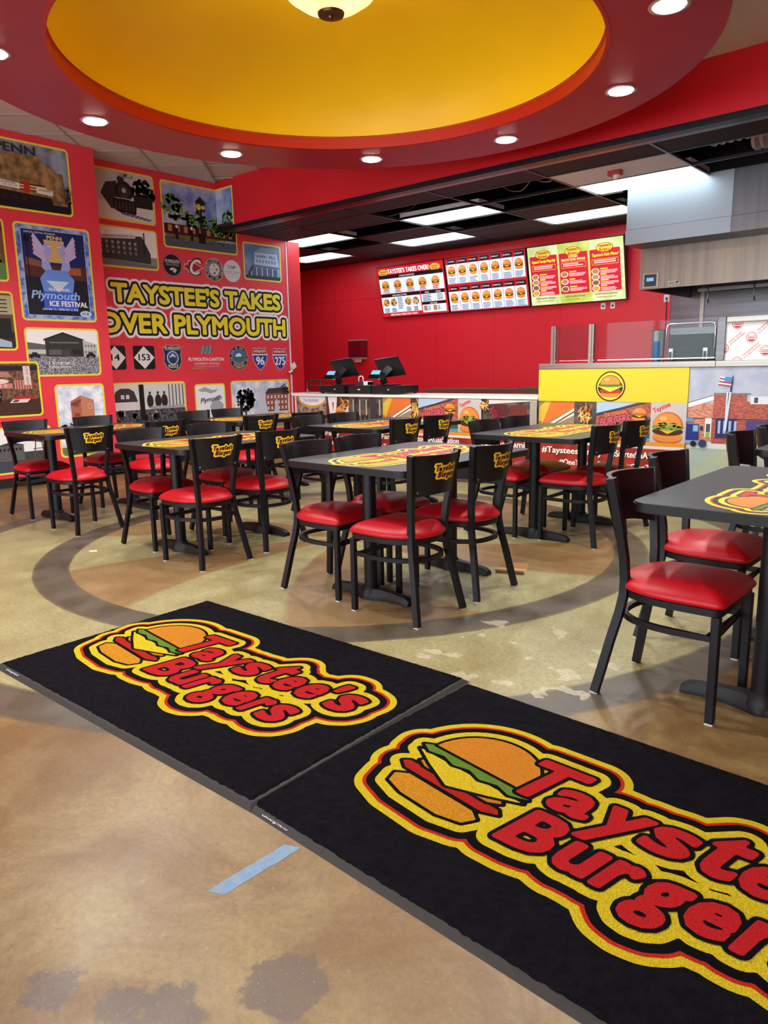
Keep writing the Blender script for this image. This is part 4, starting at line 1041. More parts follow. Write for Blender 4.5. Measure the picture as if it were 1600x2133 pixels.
# watercolour print of the brick station with flag and truck
BM0 = -2.35
br = empty('building_mural', (BM0, YC, .2), label='watercolour print of a brick building with flag and blue truck', cat='mural')
A = on_front(YC - .003, BM0, HW1, .2, 1.214)
ww = HW1 - BM0
u = lambda X: (X - BM0) / ww
zz = lambda z: (z - .2) / 1.014
M_WSKY = mat('print_paper_sky', '9aa6bc', .5, noise=(5, 'b4bac8', 5)); M_WGRASS = mat('print_wash_ground', 'b0bc94', .5, noise=(4, '9ab2b4', 4)); M_WBRICK = mat('print_wash_brick', 'b4604c', .5, noise=(26, 'd09a7c', 6, (1, 1, 3))); M_WBRICK2 = mat('print_wash_brick_dark', '86342c', .5, noise=(30, 'b8604a', 6, (1, 1, 4)))
A.rect(0, 0, 1, 1, M_WSKY); A.rect(0, 0, 1, zz(.55), M_WGRASS); A.rect(0, zz(.5), 1, zz(.57), 'd2d6da')
A.rect(0, zz(.56), u(-2.13), zz(.90), M_WBRICK); A.poly([(0, zz(.86)), (u(-2.13), zz(.93)), (u(-2.13), zz(.97)), (0, zz(.90))], 'd8dde2'); A.poly([(0, zz(.9)), (u(-2.13), zz(.97)), (u(-2.13), zz(.975)), (0, zz(.905))], '2c2c34')
A.rect(u(-2.13), zz(.55), u(-1.86), zz(.985), M_WBRICK2); A.rect(u(-1.86), zz(.55), 1, zz(.92), M_WBRICK2); A.rect(u(-2.13), zz(.98), u(-1.83), zz(.992), '54807c'); A.rect(u(-1.83), zz(.9), 1, zz(.965), 'cfd6dc'); A.bars(u(-1.8), 0, zz(.91), .045, '3a3c44', 14, .055, w=.01)
A.rect(0, zz(.765), 1, zz(.772), '4a3030'); A.rect(u(-2.1), zz(.6), u(-1.93), zz(.77), '23245a'); A.bars(u(-2.08), 0, zz(.64), .11, '9ab4d8', 4, .015, w=.007); A.rect(u(-2.19), zz(.6), u(-2.135), zz(.77), 'd8dce0'); A.rect(u(-2.18), zz(.6), u(-2.145), zz(.72), '3c4a58'); A.rect(u(-2.18), zz(.6), u(-2.145), zz(.65), '8ab040')
A.rect(u(-1.85), zz(.58), u(-1.6), zz(.76), '4a3a78'); A.bars(u(-1.5), 0, zz(.58), .17, '3c4a6a', 12, .06, w=.04)
A.rect(u(-2.025), zz(.66), u(-2.012), zz(1.0), 'bcd8e6'); A.poly([(u(-1.985), zz(1.0)), (u(-2.0), zz(1.0)), (u(-1.985), zz(1.14)), (u(-1.978), zz(1.14))], '2c2c3c'); A.poly([(u(-2.028), zz(.66)), (u(-2.01), zz(.66)), (u(-1.985), zz(1.0)), (u(-2.0), zz(1.0))], 'bcd8e6')
for k in range(6): A.poly([(u(-2.10) + .001 * k, zz(1.06) + .013 * k), (u(-1.99), zz(1.045) + .013 * k), (u(-1.99), zz(1.053) + .013 * k), (u(-2.10) + .001 * k, zz(1.068) + .013 * k)], ('a82a3a', 'f0f0f0')[k % 2], .1)
A.poly([(u(-2.05), zz(1.09)), (u(-1.99), zz(1.085)), (u(-1.988), zz(1.125)), (u(-2.045), zz(1.13))], '4a80c8')
A.rect(0, zz(.56), u(-2.24), zz(.715), '1c2c7c'); A.rect(u(-2.29), zz(.65), u(-2.245), zz(.705), '7ab0d8'); A.rect(0, zz(.54), u(-2.2), zz(.57), '8898b0'); A.rect(u(-2.225), zz(.66), u(-2.205), zz(.7), '1c1c2c'); A.disc(u(-2.28), zz(.54), .009, '14141c'); A.disc(u(-2.2), zz(.545), .012, '2a3a58'); A.rect(0, zz(.735), u(-2.29), zz(.77), '5a8ac0')
me = A.mesh(); me.transform(Matrix.Translation((-BM0, -YC, -.2)))
add('print', me, br)

# ------------------------------------------------------------------ on the half wall: glass guard, oven, wrapped panel
gd = empty('glass_guard', (-3.6, YC + .08, 1.27), label='clear glass sneeze guard with steel posts on the yellow half wall', cat='sneeze guard')
for x in (-3.745, -3.335):
    bm = bmesh.new(); bx(bm, x - .028, x + .0, -.02, .02, 0, .37); bx(bm, x + .002, x + .022, -.014, .014, 0, .37)
    me = fin(bm, M_STEEL); me.transform(Matrix.Translation((3.6, 0, 0))); add('post', me, gd)
me = box(-3.72, -2.19, .05, .058, .03, .375, M_GLASS); me.transform(Matrix.Translation((3.6, 0, 0))); add('glass_pane', me, gd)
me = box(-3.72, -3.36, -.004, .004, .03, .355, M_GLASS); me.transform(Matrix.Translation((3.6, 0, 0))); add('glass_pane', me, gd)
me = box(-3.72, -2.19, .044, .064, .022, .03, M_CHROME); me.transform(Matrix.Translation((3.6, 0, 0))); add('glass_rail', me, gd)
sp = empty('steel_post_panel', (-2.13, YC + .06, 1.27), label='steel framed white panel printed with red burger joint slogans', cat='sign panel')
X0 = 2.13
for n, args in (('post', (-2.155, -2.085, -.03, .04, 0, .372, M_STEELD, .004)), ('top_rail', (-2.08, .58, -.03, .04, .32, .366, M_STEEL, .004)), ('panel', (-2.085, .58, 0, .012, 0, .32, M_PAPER))):
    me = box(*args[:7], *([args[7]] if len(args) > 7 else [])); me.transform(Matrix.Translation((X0, 0, 0))); pn = add(n, me, sp)
A = Art((-2.085 + X0, -.0015, 0), (1, 0, 0), (0, 0, 1), (0, -1, 0), 2.66, .32, .0004)
for i in range(-8, 16):
    for j in range(-8, 16):
        x, z = .09 + .117 * i + .22 * j, .305 - .115 * i + .09 * j
        if -.03 < x < 2.6 and -.03 < z < .35:
            px, pz = x / 2.66, z / .32
            A.ell(px, pz, .044 / 2.66, .044 / .32, 'b8343c', .02); A.ell(px, pz, .039 / 2.66, .039 / .32, 'ecebea', .06); A.ell(px, pz + .01, .03 / 2.66, .028 / .32, 'b8343c', .06, 0, 180, 10); A.ell(px, pz + .025, .024 / 2.66, .02 / .32, 'ecebea', .06, 0, 180, 10)
            A.rect(px - .031 / 2.66, pz - .03, px + .031 / 2.66, pz - .005, 'b8343c', .0); A.ell(px, pz - .055, .028 / 2.66, .018 / .32, 'b8343c', 0, 180, 360, 10)
            A.k -= .2
        tx, tz = x - .175, z - .045
        if .0 < tx < 2.4 and -.06 < tz < .24:
            for q, t in enumerate(('THE BURGER JOINT', 'IN A GAS STATION!') if (i + j) % 2 == 0 else ('TASTE THE BEST', 'IN THE MIDWEST!')):
                A.text(t, (tx + .013 * q) / 2.66, (tz - .018 * q) / .32, .013 / .32, 'b8343c', rot=41, up=0, bold=.03)
add('slogan_print', A.mesh(), sp)
ov = empty('countertop_warmer', (-2.52, 7.30, .931), label='steel countertop grill box with glass front and two white black handles', cat='appliance')
Q = .289
bm = bmesh.new(); bx(bm, -.215, .215, .02, .36, .0, .36 + Q); add('body', fin(bm, M_STEELD), ov)
add('glass_front', box(-.2, .2, -.0, .02, .03 + Q, .30 + Q, mat('dark_oven_glass', '161c1d', .3, spec=.3)), ov)
bm = bmesh.new(); sweep(bm, [(-.225, -.01, 0), (-.225, -.01, .36 + Q), (-.215, -.01, .39 + Q), (-.195, -.01, .40 + Q), (.195, -.01, .40 + Q), (.215, -.01, .39 + Q), (.225, -.01, .36 + Q), (.225, -.01, 0)], .016, .016, up=(0, 1, 0), roundn=8); add('tube_frame', fin(bm, M_CHROME, True), ov)
for x in (-.17, .15):
    hd = add('handle', box(x - .02, x + .02, -.03, 0, .06 + Q, .17 + Q, M_PAPER, .004), ov); add('handle_grip', box(x - .012, x + .012, -.045, -.03, .03 + Q, .14 + Q, M_PLAST, .005), hd)
os_ = empty('order_screen', (-2.86, 7.40, 1.30), label='black order screen seen through the glass guard beside the grill box', cat='screen')
add('housing', box(-.07, .05, .0, .03, 0, .28, M_PLAST, .004), os_); add('display', box(-.062, .042, -.003, 0, .02, .265, mat('dim_display', '1a1420', .2)), os_)
add('stand', box(-.03, .01, .03, .05, -.37, .2, M_PLAST), os_)
bt = empty('spray_bottle', (-2.80, 7.20, .931), label='blue bottle with grey cap standing beside the grill box', cat='bottle')
bm = bmesh.new(); lathe(bm, [(.035, 0), (.035, .5), (.028, .53)], 18, cap=True); add('bottle_body', fin(bm, mat('blue_plastic', '2c6aa0', .35), 40), bt)
bm = bmesh.new(); lathe(bm, [(.03, .53), (.03, .62), (.02, .63)], 18, cap=True); add('cap', fin(bm, M_GREYPL, 40), bt)
tag(add('prep_worktop', box(-3.84, .58, YC + .18, 7.75, .88, .93, M_STEEL, .004)), 'long steel prep worktop behind the yellow half wall', 'worktop')
pc = tag(add('prep_cabinet', box(-3.8, .56, YC + .22, 7.72, 0, .879, M_STEELD)), 'steel prep cabinet behind the yellow half wall', 'cabinet')

# ------------------------------------------------------------------ registers and other things on the counter
def drawer(x0, x1, y0, y1, label, nm='cash_drawer'):
    d = empty(nm, ((x0 + x1) / 2, y0, .935), label=label, cat='cash drawer'); h = (x1 - x0) / 2
    add('case', box(-h, h, 0, y1 - y0, .012, .105, M_PLAST, .004), d)
    add('front_panel', box(-h + .012, h - .012, -.004, 0, .02, .096, M_TRIMB), d)
    for sx in (-1, 1):
        for y in (.03, y1 - y0 - .03): add('foot', box(sx * (h - .03) - .012, sx * (h - .03) + .012, y - .012, y + .012, 0, .012, M_PLAST), d)
    add('key_lock', box(.05, .08, -.008, -.004, .05, .066, M_GREYPL), d)
    return d
drawer(-7.28, -6.83, 7.02, 7.42, 'black cash drawer beside the black metal stand')
drawer(-6.34, -5.90, 7.02, 7.42, 'black cash drawer with white mark at the counter edge')
pr = empty('receipt_printer', (-6.585, 7.05, .935), label='black receipt printer box between the two cash drawers', cat='printer')
add('case', box(-.2, .2, 0, .35, 0, .105, M_PLAST, .008), pr); add('logo_plate', box(-.02, .02, -.002, 0, .05, .062, M_PAPER), pr); add('paper_slot', box(-.09, .09, .29, .31, .105, .109, M_GREYPL), pr)
def pos(x, y, label):
    t = empty('register_terminal', (x, y, 1.041), label=label, cat='register')
    add('base_plate', box(-.1, .15, .0, .22, 0, .012, M_PLAST, .004), t)
    bm = bmesh.new(); sweep(bm, [(-.02, .09, .02), (-.03, .07, .07), (.0, .04, .13), (.06, .08, .2), (.08, .1, .22)], .09, .03, up=(0, 1, 0)); add('stand_neck', fin(bm, M_PLAST, 40), t)
    me = box(-.2, .2, -.012, .012, -.13, .13, M_PLAST, .006); me.transform(Matrix.Translation((.06, .10, .225)) @ Matrix.Rotation(math.radians(30), 4, 'X') @ Matrix.Rotation(math.radians(-6), 4, 'Y')); add('main_screen', me, t)
    R = Matrix.Translation((-.04, -.06, .13)) @ Matrix.Rotation(math.radians(-38), 4, 'X')
    me = box(-.085, .085, -.012, .0, -.06, .07, M_PLAST, .004); me.transform(R); c = add('customer_screen', me, t)
    me = box(-.07, .07, -.016, -.012, -.005, .06, mat('blue_display', '5fa0c8', .3, emit=.45)); me.transform(R); add('display', me, c)
    me = box(-.075, .075, -.03, -.012, -.075, -.012, mat('card_reader_black', '0e0e10', .2)); me.transform(R); add('card_reader', me, t)
    add('receipt_slip', box(-.07, .0, -.03, -.02, .075, .085, M_PAPER), t)
    return t
t1 = pos(-7.00, 7.06, 'tilted black register terminal with blue customer screen, beside the paper towel dispenser')
t2 = pos(-6.20, 7.05, 'tilted black register terminal with blue customer screen, nearer the yellow half wall')
for t, z in ((t1, 1.042), (t2, 1.043)): t.location.z = z
wb_ = empty('white_supply_caddy', (-6.66, 7.20, 1.041), label='small white caddy with folded handle on the black printer box', cat='caddy')
add('tray', box(-.09, .09, 0, .12, 0, .045, mat('purple_tray', '3a2c50', .5), .004), wb_); add('white_box', box(.02, .09, -.002, .1, .002, .05, M_PAPER), wb_)
bm = bmesh.new(); sweep(bm, [(-.08, .02, .04), (-.08, .02, .1), (-.065, .02, .115), (-.02, .02, .115), (-.005, .02, .1), (-.005, .02, .04)], .014, .014, up=(0, 1, 0), roundn=6); add('handle', fin(bm, M_PAPER, True), wb_)
st = empty('metal_stand', (-7.66, 7.28, .935), label='low black metal stand with silver legs at the end of the counter', cat='stand')
for x in (-.13, .15): add('silver_leg', box(x - .012, x + .012, -.012, .012, 0, .05, M_CHROME), st)
for x in (-.13, .15):
    bm = bmesh.new(); sweep(bm, [(x, 0, .05), (x, 0, .15)], .026, .026, roundn=8); add('upright', fin(bm, M_PLAST), st)
bm = bmesh.new(); sweep(bm, [(-.13, 0, .14), (-.09, 0, .165), (.13, 0, .168), (.15, 0, .15)], .024, .024, up=(0, 1, 0), roundn=8); add('top_bar', fin(bm, M_PLAST, True), st)
add('shelf', box(-.12, .14, -.004, .1, .085, .1, M_PLAST), st)
# the stand's foot end rests on a low side shelf behind the counter end
tag(add('side_shelf', box(-7.95, -7.605, 7.1, 7.5, .91, .9345, M_WHITE)), 'white side shelf at the end of the order counter', 'shelf')
add('shelf_support', box(-7.93, -7.65, 7.15, 7.45, 0, .91, M_WHITE), bpy.data.objects['side_shelf'])
td = empty('towel_dispenser', (-10.02, YB - .006, 1.40), label='dark red paper towel dispenser on the red kitchen wall', cat='dispenser')
add('cover', box(-.17, .17, -.2, 0, .06, .38, mat('dispenser_maroon', '7a0c22', .25), .03), td); add('top_edge', box(-.165, .165, -.18, 0, .375, .395, M_GREYPL, .005), td); add('mouth', box(-.15, .15, -.18, 0, .025, .065, mat('dispenser_grey', 'b89aa0', .4), .006), td); add('paper_towel', box(-.08, .1, -.12, -.11, -.03, .05, M_PAPER), td)
# steel work table along the back, its end showing above the counter
wt = empty('steel_work_table', (-6.1, 9.5, 0), label='long low steel work table behind the order counter', cat='table')
add('table_top', box(-1.12, 1.9, -.3, .3, .87, .925, M_STEEL, .004), wt)
for x in (-1.02, -.5, .6, 1.8):
    for y in (-.25, .25):
        bm = bmesh.new(); sweep(bm, [(x, y, 0), (x, y, .87)], .04, .04, roundn=10); add('leg', fin(bm, M_STEEL), wt)
add('raised_shelf', box(.62, 1.9, -.36, .0, .926, .945, M_STEEL), wt)

# ------------------------------------------------------------------ hood
hd = empty('exhaust_hood', (-3.81, 8.7, 2.13), label='big stainless steel exhaust hood hanging under the kitchen ceiling', cat='hood')
HX1 = 1.4
def hpart(n, me, par=None):
    me.transform(Matrix.Translation((3.81, -8.7, -2.13))); return add(n, me, par or hd)
M_HOODR = mat('shaded_steel_enclosure', '6c6a6c', .34, metal=1, noise=(2, '646266', 3, (8, 8, .4)))  # same steel, with the shade beyond the light panel put into its colour
hpart('enclosure_panel', box(-3.81, -2.652, 8.7, 10.8, 2.776, 3.245, M_HOODTOP)); hpart('enclosure_panel', box(-2.65, HX1, 8.7, 10.8, 2.776, 3.245, M_HOODR))  # panels split where the painted shade begins
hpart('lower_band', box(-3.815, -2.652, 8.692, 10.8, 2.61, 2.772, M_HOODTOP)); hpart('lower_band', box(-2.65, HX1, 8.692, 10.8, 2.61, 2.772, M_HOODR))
hpart('canopy_front', box(-3.81, -3.5, 9.15, 9.2, 2.135, 2.612, M_CANOPY))
hpart('canopy_front', box(-3.497, HX1, 9.148, 9.2, 2.135, 2.612, M_CANOPY))
hpart('canopy_end', box(-3.81, -3.77, 9.2, 10.8, 2.135, 2.612, M_CANOPY))
hpart('canopy_ceiling', box(-3.77, HX1, 9.2, 10.8, 2.45, 2.612, M_STEELD))
cp = hpart('control_panel', box(-3.765, -3.575, 9.138, 9.15, 2.13 + .02, 2.13 + .19, M_STEEL, .002))
hpart('touch_panel', box(-3.745, -3.60, 9.132, 9.138, 2.165, 2.305, M_PLAST, .002), cp); hpart('display', box(-3.715, -3.63, 9.129, 9.132, 2.225, 2.265, mat('blue_display', '5fa0c8')), cp)
A = on_front(9.148, -3.46, -3.32, 2.15, 2.21); A.rect(0, 0, 1, 1, 'c8c8c6'); A.text('Apex', .1, .5, .3, '2a2a2a', .4, bold=.04); A.text('Air Control', .08, .12, .26, '2a2a2a', .8); A.poly([(.6, .55), (.75, .85), (.95, .9), (.85, .6), (.8, .5)], '202020')
hpart('maker_plate', A.mesh())
for x in (-3.08, -2.57, -2.05):
    bm = bmesh.new(); sweep(bm, [(x, 9.42, 2.46), (x, 9.42, 2.0), (x + .005, 9.42, 1.97), (x + .012, 9.40, 1.945), (x + .03, 9.39, 1.94)], .016, .016, up=(0, 1, 0), roundn=8); hpart('spray_nozzle', fin(bm, M_STEEL, True))
hpart('filter_rail', box(-3.5, HX1, 10.3, 10.34, 2.16, 2.2, M_STEEL))

# ------------------------------------------------------------------ outlets and cords on the back wall
def outlet(x, z, label, w=.07, h=.09):
    o = empty('wall_outlet', (x, YB - .006, z), label=label, cat='outlet'); add('plate', box(-w / 2, w / 2, -.006, 0, 0, h, M_PAPER, .002), o); add('socket', box(-.016, .016, -.009, -.006, h * .3, h * .6, M_PLAST), o)
outlet(-5.05, 2.06, 'small grey wall outlet under the green menu screen, nearer the middle screen', .07, .09)
outlet(-4.90, 2.06, 'small grey wall outlet under the green menu screen, nearer the hood', .07, .09)
outlet(-4.10, 2.10, 'white wall outlet with black cord at the steel wall panel edge', .08, .1)
cable('power_cord', [(-4.095, YB - .02, 2.13), (-4.09, YB - .02, 1.8), (-4.11, YB - .02, 1.4), (-4.09, YB - .02, 1.0)], .01, M_PLAST, 'thin black power cord hanging down the red wall by the steel panel')

# ------------------------------------------------------------------ menu screens
def tv(x0, x1, draw, label):
    o = empty('menu_screen', ((x0 + x1) / 2, 10.78, 2.17), label=label, cat='screen'); o.rotation_euler = (math.radians(12.5), 0, 0); w = x1 - x0; h = .905
    add('housing', box(-w / 2, w / 2, -.02, .03, 0, h, M_PLAST, .005), o)
    A = Art((-w / 2 + .012, -.0205, .016), (1, 0, 0), (0, 0, 1), (0, -1, 0), w - .024, h - .03, .0004, 'screen'); draw(A)
    add('display', A.mesh(), o); add('wall_bracket', box(-.2, .2, .03, .13, h * .62, h * .88, M_PLAST), o)
WHT = 'd6e2f8'
def m1(A):
    A.rect(0, 0, 1, 1, 'c01e2a'); A.text("TAYSTEE'S TAKES OVER!", .17, .865, .085, 'ffffff', .62, bold=.05)
    for x in (.1, .88): A.ell(x, .90, .075, .065, 'd8b040'); A.text('Taystee\'s', x - .055, .9, .035, 'a01818', .11, bold=.05); A.text('Burgers', x - .04, .86, .03, 'a01818', .08, bold=.05)
    A.rect(.02, .77, .985, .845, '141216'); A.text('CHICKEN SANDWICHES', .34, .79, .03, 'f0f0f0', .23)
    A.rect(.02, .475, .985, .77, WHT)
    for k in range(5): burger(A, .11 + .19 * k, .64, .12, .2); A.lines(.06 + .19 * k, .17 + .19 * k, .52, 2, .03, .014, '7a3040', k)
    A.rect(.02, .40, .62, .465, '141216'); A.text('FRESH HAND-CUT FRIES', .2, .415, .03, 'f0f0f0', .22); A.rect(.02, .085, .62, .40, WHT)
    for k in range(5):
        if k == 2: A.lines(.27, .36, .36, 6, .04, .014, '202028', 3)
        else: fries(A, .09 + .115 * k, .29, .085, .15, k); A.lines(.05 + .115 * k, .13 + .115 * k, .16, 3, .03, .014, '202028', k)
    A.rect(.64, .40, .985, .465, '141216'); A.text('SIDES', .7, .415, .03, 'f0f0f0', .06); A.text('WINGS', .86, .415, .03, 'f0f0f0', .07); A.rect(.64, .25, .84, .40, WHT); A.rect(.845, .25, .985, .40, WHT, 0); A.lines(.66, .82, .37, 6, .022, .011, '202028', 4); A.lines(.87, .96, .37, 5, .025, .011, '202028', 5)
    A.rect(.64, .19, .985, .245, '141216'); A.text('HOT DOGS', .76, .2, .028, 'f0f0f0', .1); A.rect(.64, .04, .985, .19, WHT)
    for x in (.69, .83): A.rect(x - .03, .07, x + .02, .17, 'a8743c'); A.lines(x + .03, x + .08, .15, 4, .025, .011, '303040', 7)
    A.text('100% HALAL FRESH MEAT DAILY', .14, .025, .035, 'f4f0f0', .42, bold=.03)
NM = ['TAYSTEE\'S ORIGINAL', 'MOZZARELLA BURGER', 'FOUR SEASON BURGER', 'VOLCANO', 'MEAT ATTACK', 'PIZZA', 'MUSHROOM PATTY', 'SPECIAL', 'MAC N CHEESE', 'BREAKFAST', 'PARADISE', 'BBQ', 'DOUBLE CHEESE', 'STACK DELUXE']
def m2(A):
    A.rect(0, 0, 1, 1, 'b01c28')
    for r in range(2):
        for c in range(7):
            x, y = .012 + .1405 * c, .52 - .505 * r
            A.rect(x, y + .375, x + .134, y + .465, '16131a', 1 if c == 0 else 0); A.rect(x, y + .01, x + .134, y + .37, WHT, 0)
            A.rect(x + .006, y + .39, x + .028, y + .45, 'c81e28', .3); A.text(NM[r * 7 + c].split()[0], x + .034, y + .41, .024, 'f0f0f0', .08)
            burger(A, x + .067, y + .25, .105, .2); A.lines(x + .016, x + .118, y + .11, 5, .022, .010, '28406a', c + r * 9)
def m3(A):
    A.rect(0, 0, 1, 1, mat('screen_green_paper', 'b8cc7c', .35, noise=(5, 'd8e0b0', 4), emit=SCREEN))
    A.rect(.33, 0, .665, 1, mat('screen_green_paper_deep', 'a8bc4c', .35, noise=(6, 'c8d070', 4), emit=SCREEN))
    heads = (("Taystee's Tuesday Wrap Day!", None), ("TAYSTEE'S", 'HEALTHY BOWL OPTIONS'), ("Taystee's Kids Menu!", None))
    for c in range(3):
        x = .02 + .325 * c
        A.rr(x, .16, x + .30, .84, .015, 'c01c2c'); A.ell(x + .15, .86, .085, .075, '8c1a1a'); A.ell(x + .15, .86, .08, .068, 'e0c040'); A.text("Taystee's", x + .085, .87, .045, 'b02020', .13, bold=.06); A.text('Burgers', x + .1, .81, .04, 'b02020', .1, bold=.06)
        a, b = heads[c]
        if b: A.text(a, x + .1, .755, .035, 'f4e8a0', .1, bold=.04); A.text(b, x + .025, .705, .038, 'f4e8a0', .25, bold=.04)
        else: A.text(a, x + .02, .725, .045, 'f4e040', .26, bold=.05, skew=.2)
        A.rr(x + .02, .59, x + .28, .685, .008, 'e8c040'); A.rr(x + .023, .597, x + .277, .678, .007, 'c01c2c'); A.lines(x + .04, x + .26, .65, 2, .03, .014, 'f0d8dc', c)
        n = (4, 3, 4)[c]
        for k in range(n):
            y = .53 - (.37 / n) * k - .04
            A.ell(x + .05, y, .04, .05, 'e6e2dc'); A.ell(x + .05, y, .032, .04, ('b07a3c', 'a8884c', '7a5a34', 'c89a40')[k % 4]); A.lines(x + .1, x + .18, y + .025, 1, .02, .02, 'e8d040', k); A.lines(x + .1, x + .28, y, 3, .02, .009, 'f0d0d4', k)
        A.text("TAYSTEE'S BURGERS IS 100% HALAL", x + .04, .1, .028, '28502c', .22, bold=.03); A.lines(x + .05, x + .25, .06, 1, .02, .012, 'a08840', c)
tv(-9.375, -7.845, m1, "black framed menu screen headed TAYSTEE'S TAKES OVER on the red wall")
tv(-7.83, -6.25, m2, 'black framed menu screen showing a grid of fourteen numbered burgers')
tv(-6.235, -4.66, m3, 'green bordered menu screen with three red menu columns beside the hood')

# ================================================================== THE LOGO (lettering plus a plain burger)
LET = [('T', -.415, -.225, .03, .225, .22), ('a', -.25, -.13, .02, .125, .1), ('y', -.115, .02, -.05, .13, .2), ('s', .04, .16, .025, .14, .2), ('t', .18, .29, .03, .21, .2), ('e', .295, .395, .025, .14, .2), ('e', .42, .525, .03, .145, .2), ("'", .555, .585, .15, .21, .3), ('s', .605, .72, .03, .155, .2),
       ('B', -.275, -.13, -.205, -.04, .2), ('u', -.105, -.005, -.205, -.095, .2), ('r', .02, .095, -.205, -.09, .2), ('g', .11, .215, -.265, -.095, .2), ('e', .24, .34, -.195, -.085, .2), ('r', .365, .435, -.195, -.08, .2), ('s', .455, .565, -.195, -.075, .2)]
def logo_letters():
    VV, FF = [], []
    for ch, x0, x1, y0, y1, sk in LET:
        gy_ = .05 * (y1 - y0); y0, y1 = y0 - gy_, y1 + gy_; x0, x1 = x0 - .004, x1 + .004
        V, Fc = text_geo(ch); V = V.copy(); lo, hi = V.min(0), V.max(0)
        V = (V - lo) / (hi - lo)
        w = x1 - x0 - sk * (y1 - y0) * .6
        b = len(VV)
        for p in V: VV.append((x0 + p[0] * w + sk * p[1] * (y1 - y0) * .9, y0 + p[1] * (y1 - y0)))
        for f in Fc: FF.append(tuple(q + b for q in f))
    return np.array(VV), FF
def turn(P, a=-7, c=(-.53, .02)):
    ca, sa = math.cos(math.radians(a)), math.sin(math.radians(a))
    return [(c[0] + (x - c[0]) * ca - (y - c[1]) * sa, c[1] + (x - c[0]) * sa + (y - c[1]) * ca) for x, y in P]
def arc(cx, cy, rx, ry, a0, a1, n=16): return [(cx + rx * math.cos(math.radians(a0 + (a1 - a0) * k / n)), cy + ry * math.sin(math.radians(a0 + (a1 - a0) * k / n))) for k in range(n + 1)]
BURG = [   # (colour, outline)
    ('e8a028', turn([(-.70, -.17), (-.68, -.215), (-.60, -.235), (-.44, -.235), (-.36, -.21), (-.34, -.165), (-.38, -.14), (-.66, -.14)])),
    ('c8281c', turn([(-.74, -.10), (-.70, -.125), (-.36, -.125), (-.31, -.10), (-.33, -.08), (-.72, -.08)])),
    ('e08c28', turn([(-.70, -.055), (-.66, -.075), (-.38, -.075), (-.34, -.05), (-.37, -.025), (-.67, -.025)])),
    ('f2d82c', turn([(-.76, .0), (-.30, .0), (-.40, -.05), (-.53, -.105), (-.66, -.05)])),
    ('6f9a34', turn([(-.77, .03), (-.72, .005), (-.66, .02), (-.60, .0), (-.54, .018), (-.48, -.002), (-.42, .018), (-.36, .0), (-.30, .025), (-.33, .05), (-.73, .055)])),
    ('e8942c', turn(arc(-.53, .055, .20, .20, 0, 180, 20))),
]
def make_logo():
    D = SDF(-.93, .87, -.42, .40, 520)
    V, Fc = logo_letters()
    fl = D.from_tris(V, Fc) - .010
    fb = np.full(D.shape, 9.0); fbs = []
    for c, P in BURG:
        f = D.from_poly(P); fbs.append((c, f)); fb = np.minimum(fb, f)
    U = np.minimum(fl, fb)
    L = {}
    for k, lv in (('y2', .112), ('r', .085), ('k2', .073), ('y1', .044)): L[k] = fill_loops(D.loops(U, lv))
    L['kb'] = fill_loops(D.loops(fb, .012))
    L['b'] = [(c, fill_loops(D.loops(np.maximum(f, -9), .012)), fill_loops(D.loops(f, -.001))) for c, f in fbs]
    L['kl'] = fill_loops(D.loops(fl, .013)); L['l'] = fill_loops(D.loops(fl, 0))
    return L
LG = make_logo()
def logo_mesh(w, eps, kind, black, z=0.0, scale=1.0, yel='f0d82a'):
    A = Art((0, 0, z), (1, 0, 0), (0, 1, 0), (0, 0, 1), scale, scale, eps, kind)
    A.geo(*LG['y2'], yel); A.geo(*LG['r'], 'd8321e'); A.geo(*LG['k2'], black); A.geo(*LG['y1'], yel); A.geo(*LG['kb'], black)
    for c, o_, i_ in LG['b']:
        A.geo(*o_, black, .3); A.geo(*i_, c, .3)
    A.geo(*LG['kl'], black, .5); A.geo(*LG['l'], 'd4262a')
    return A.mesh('logo')

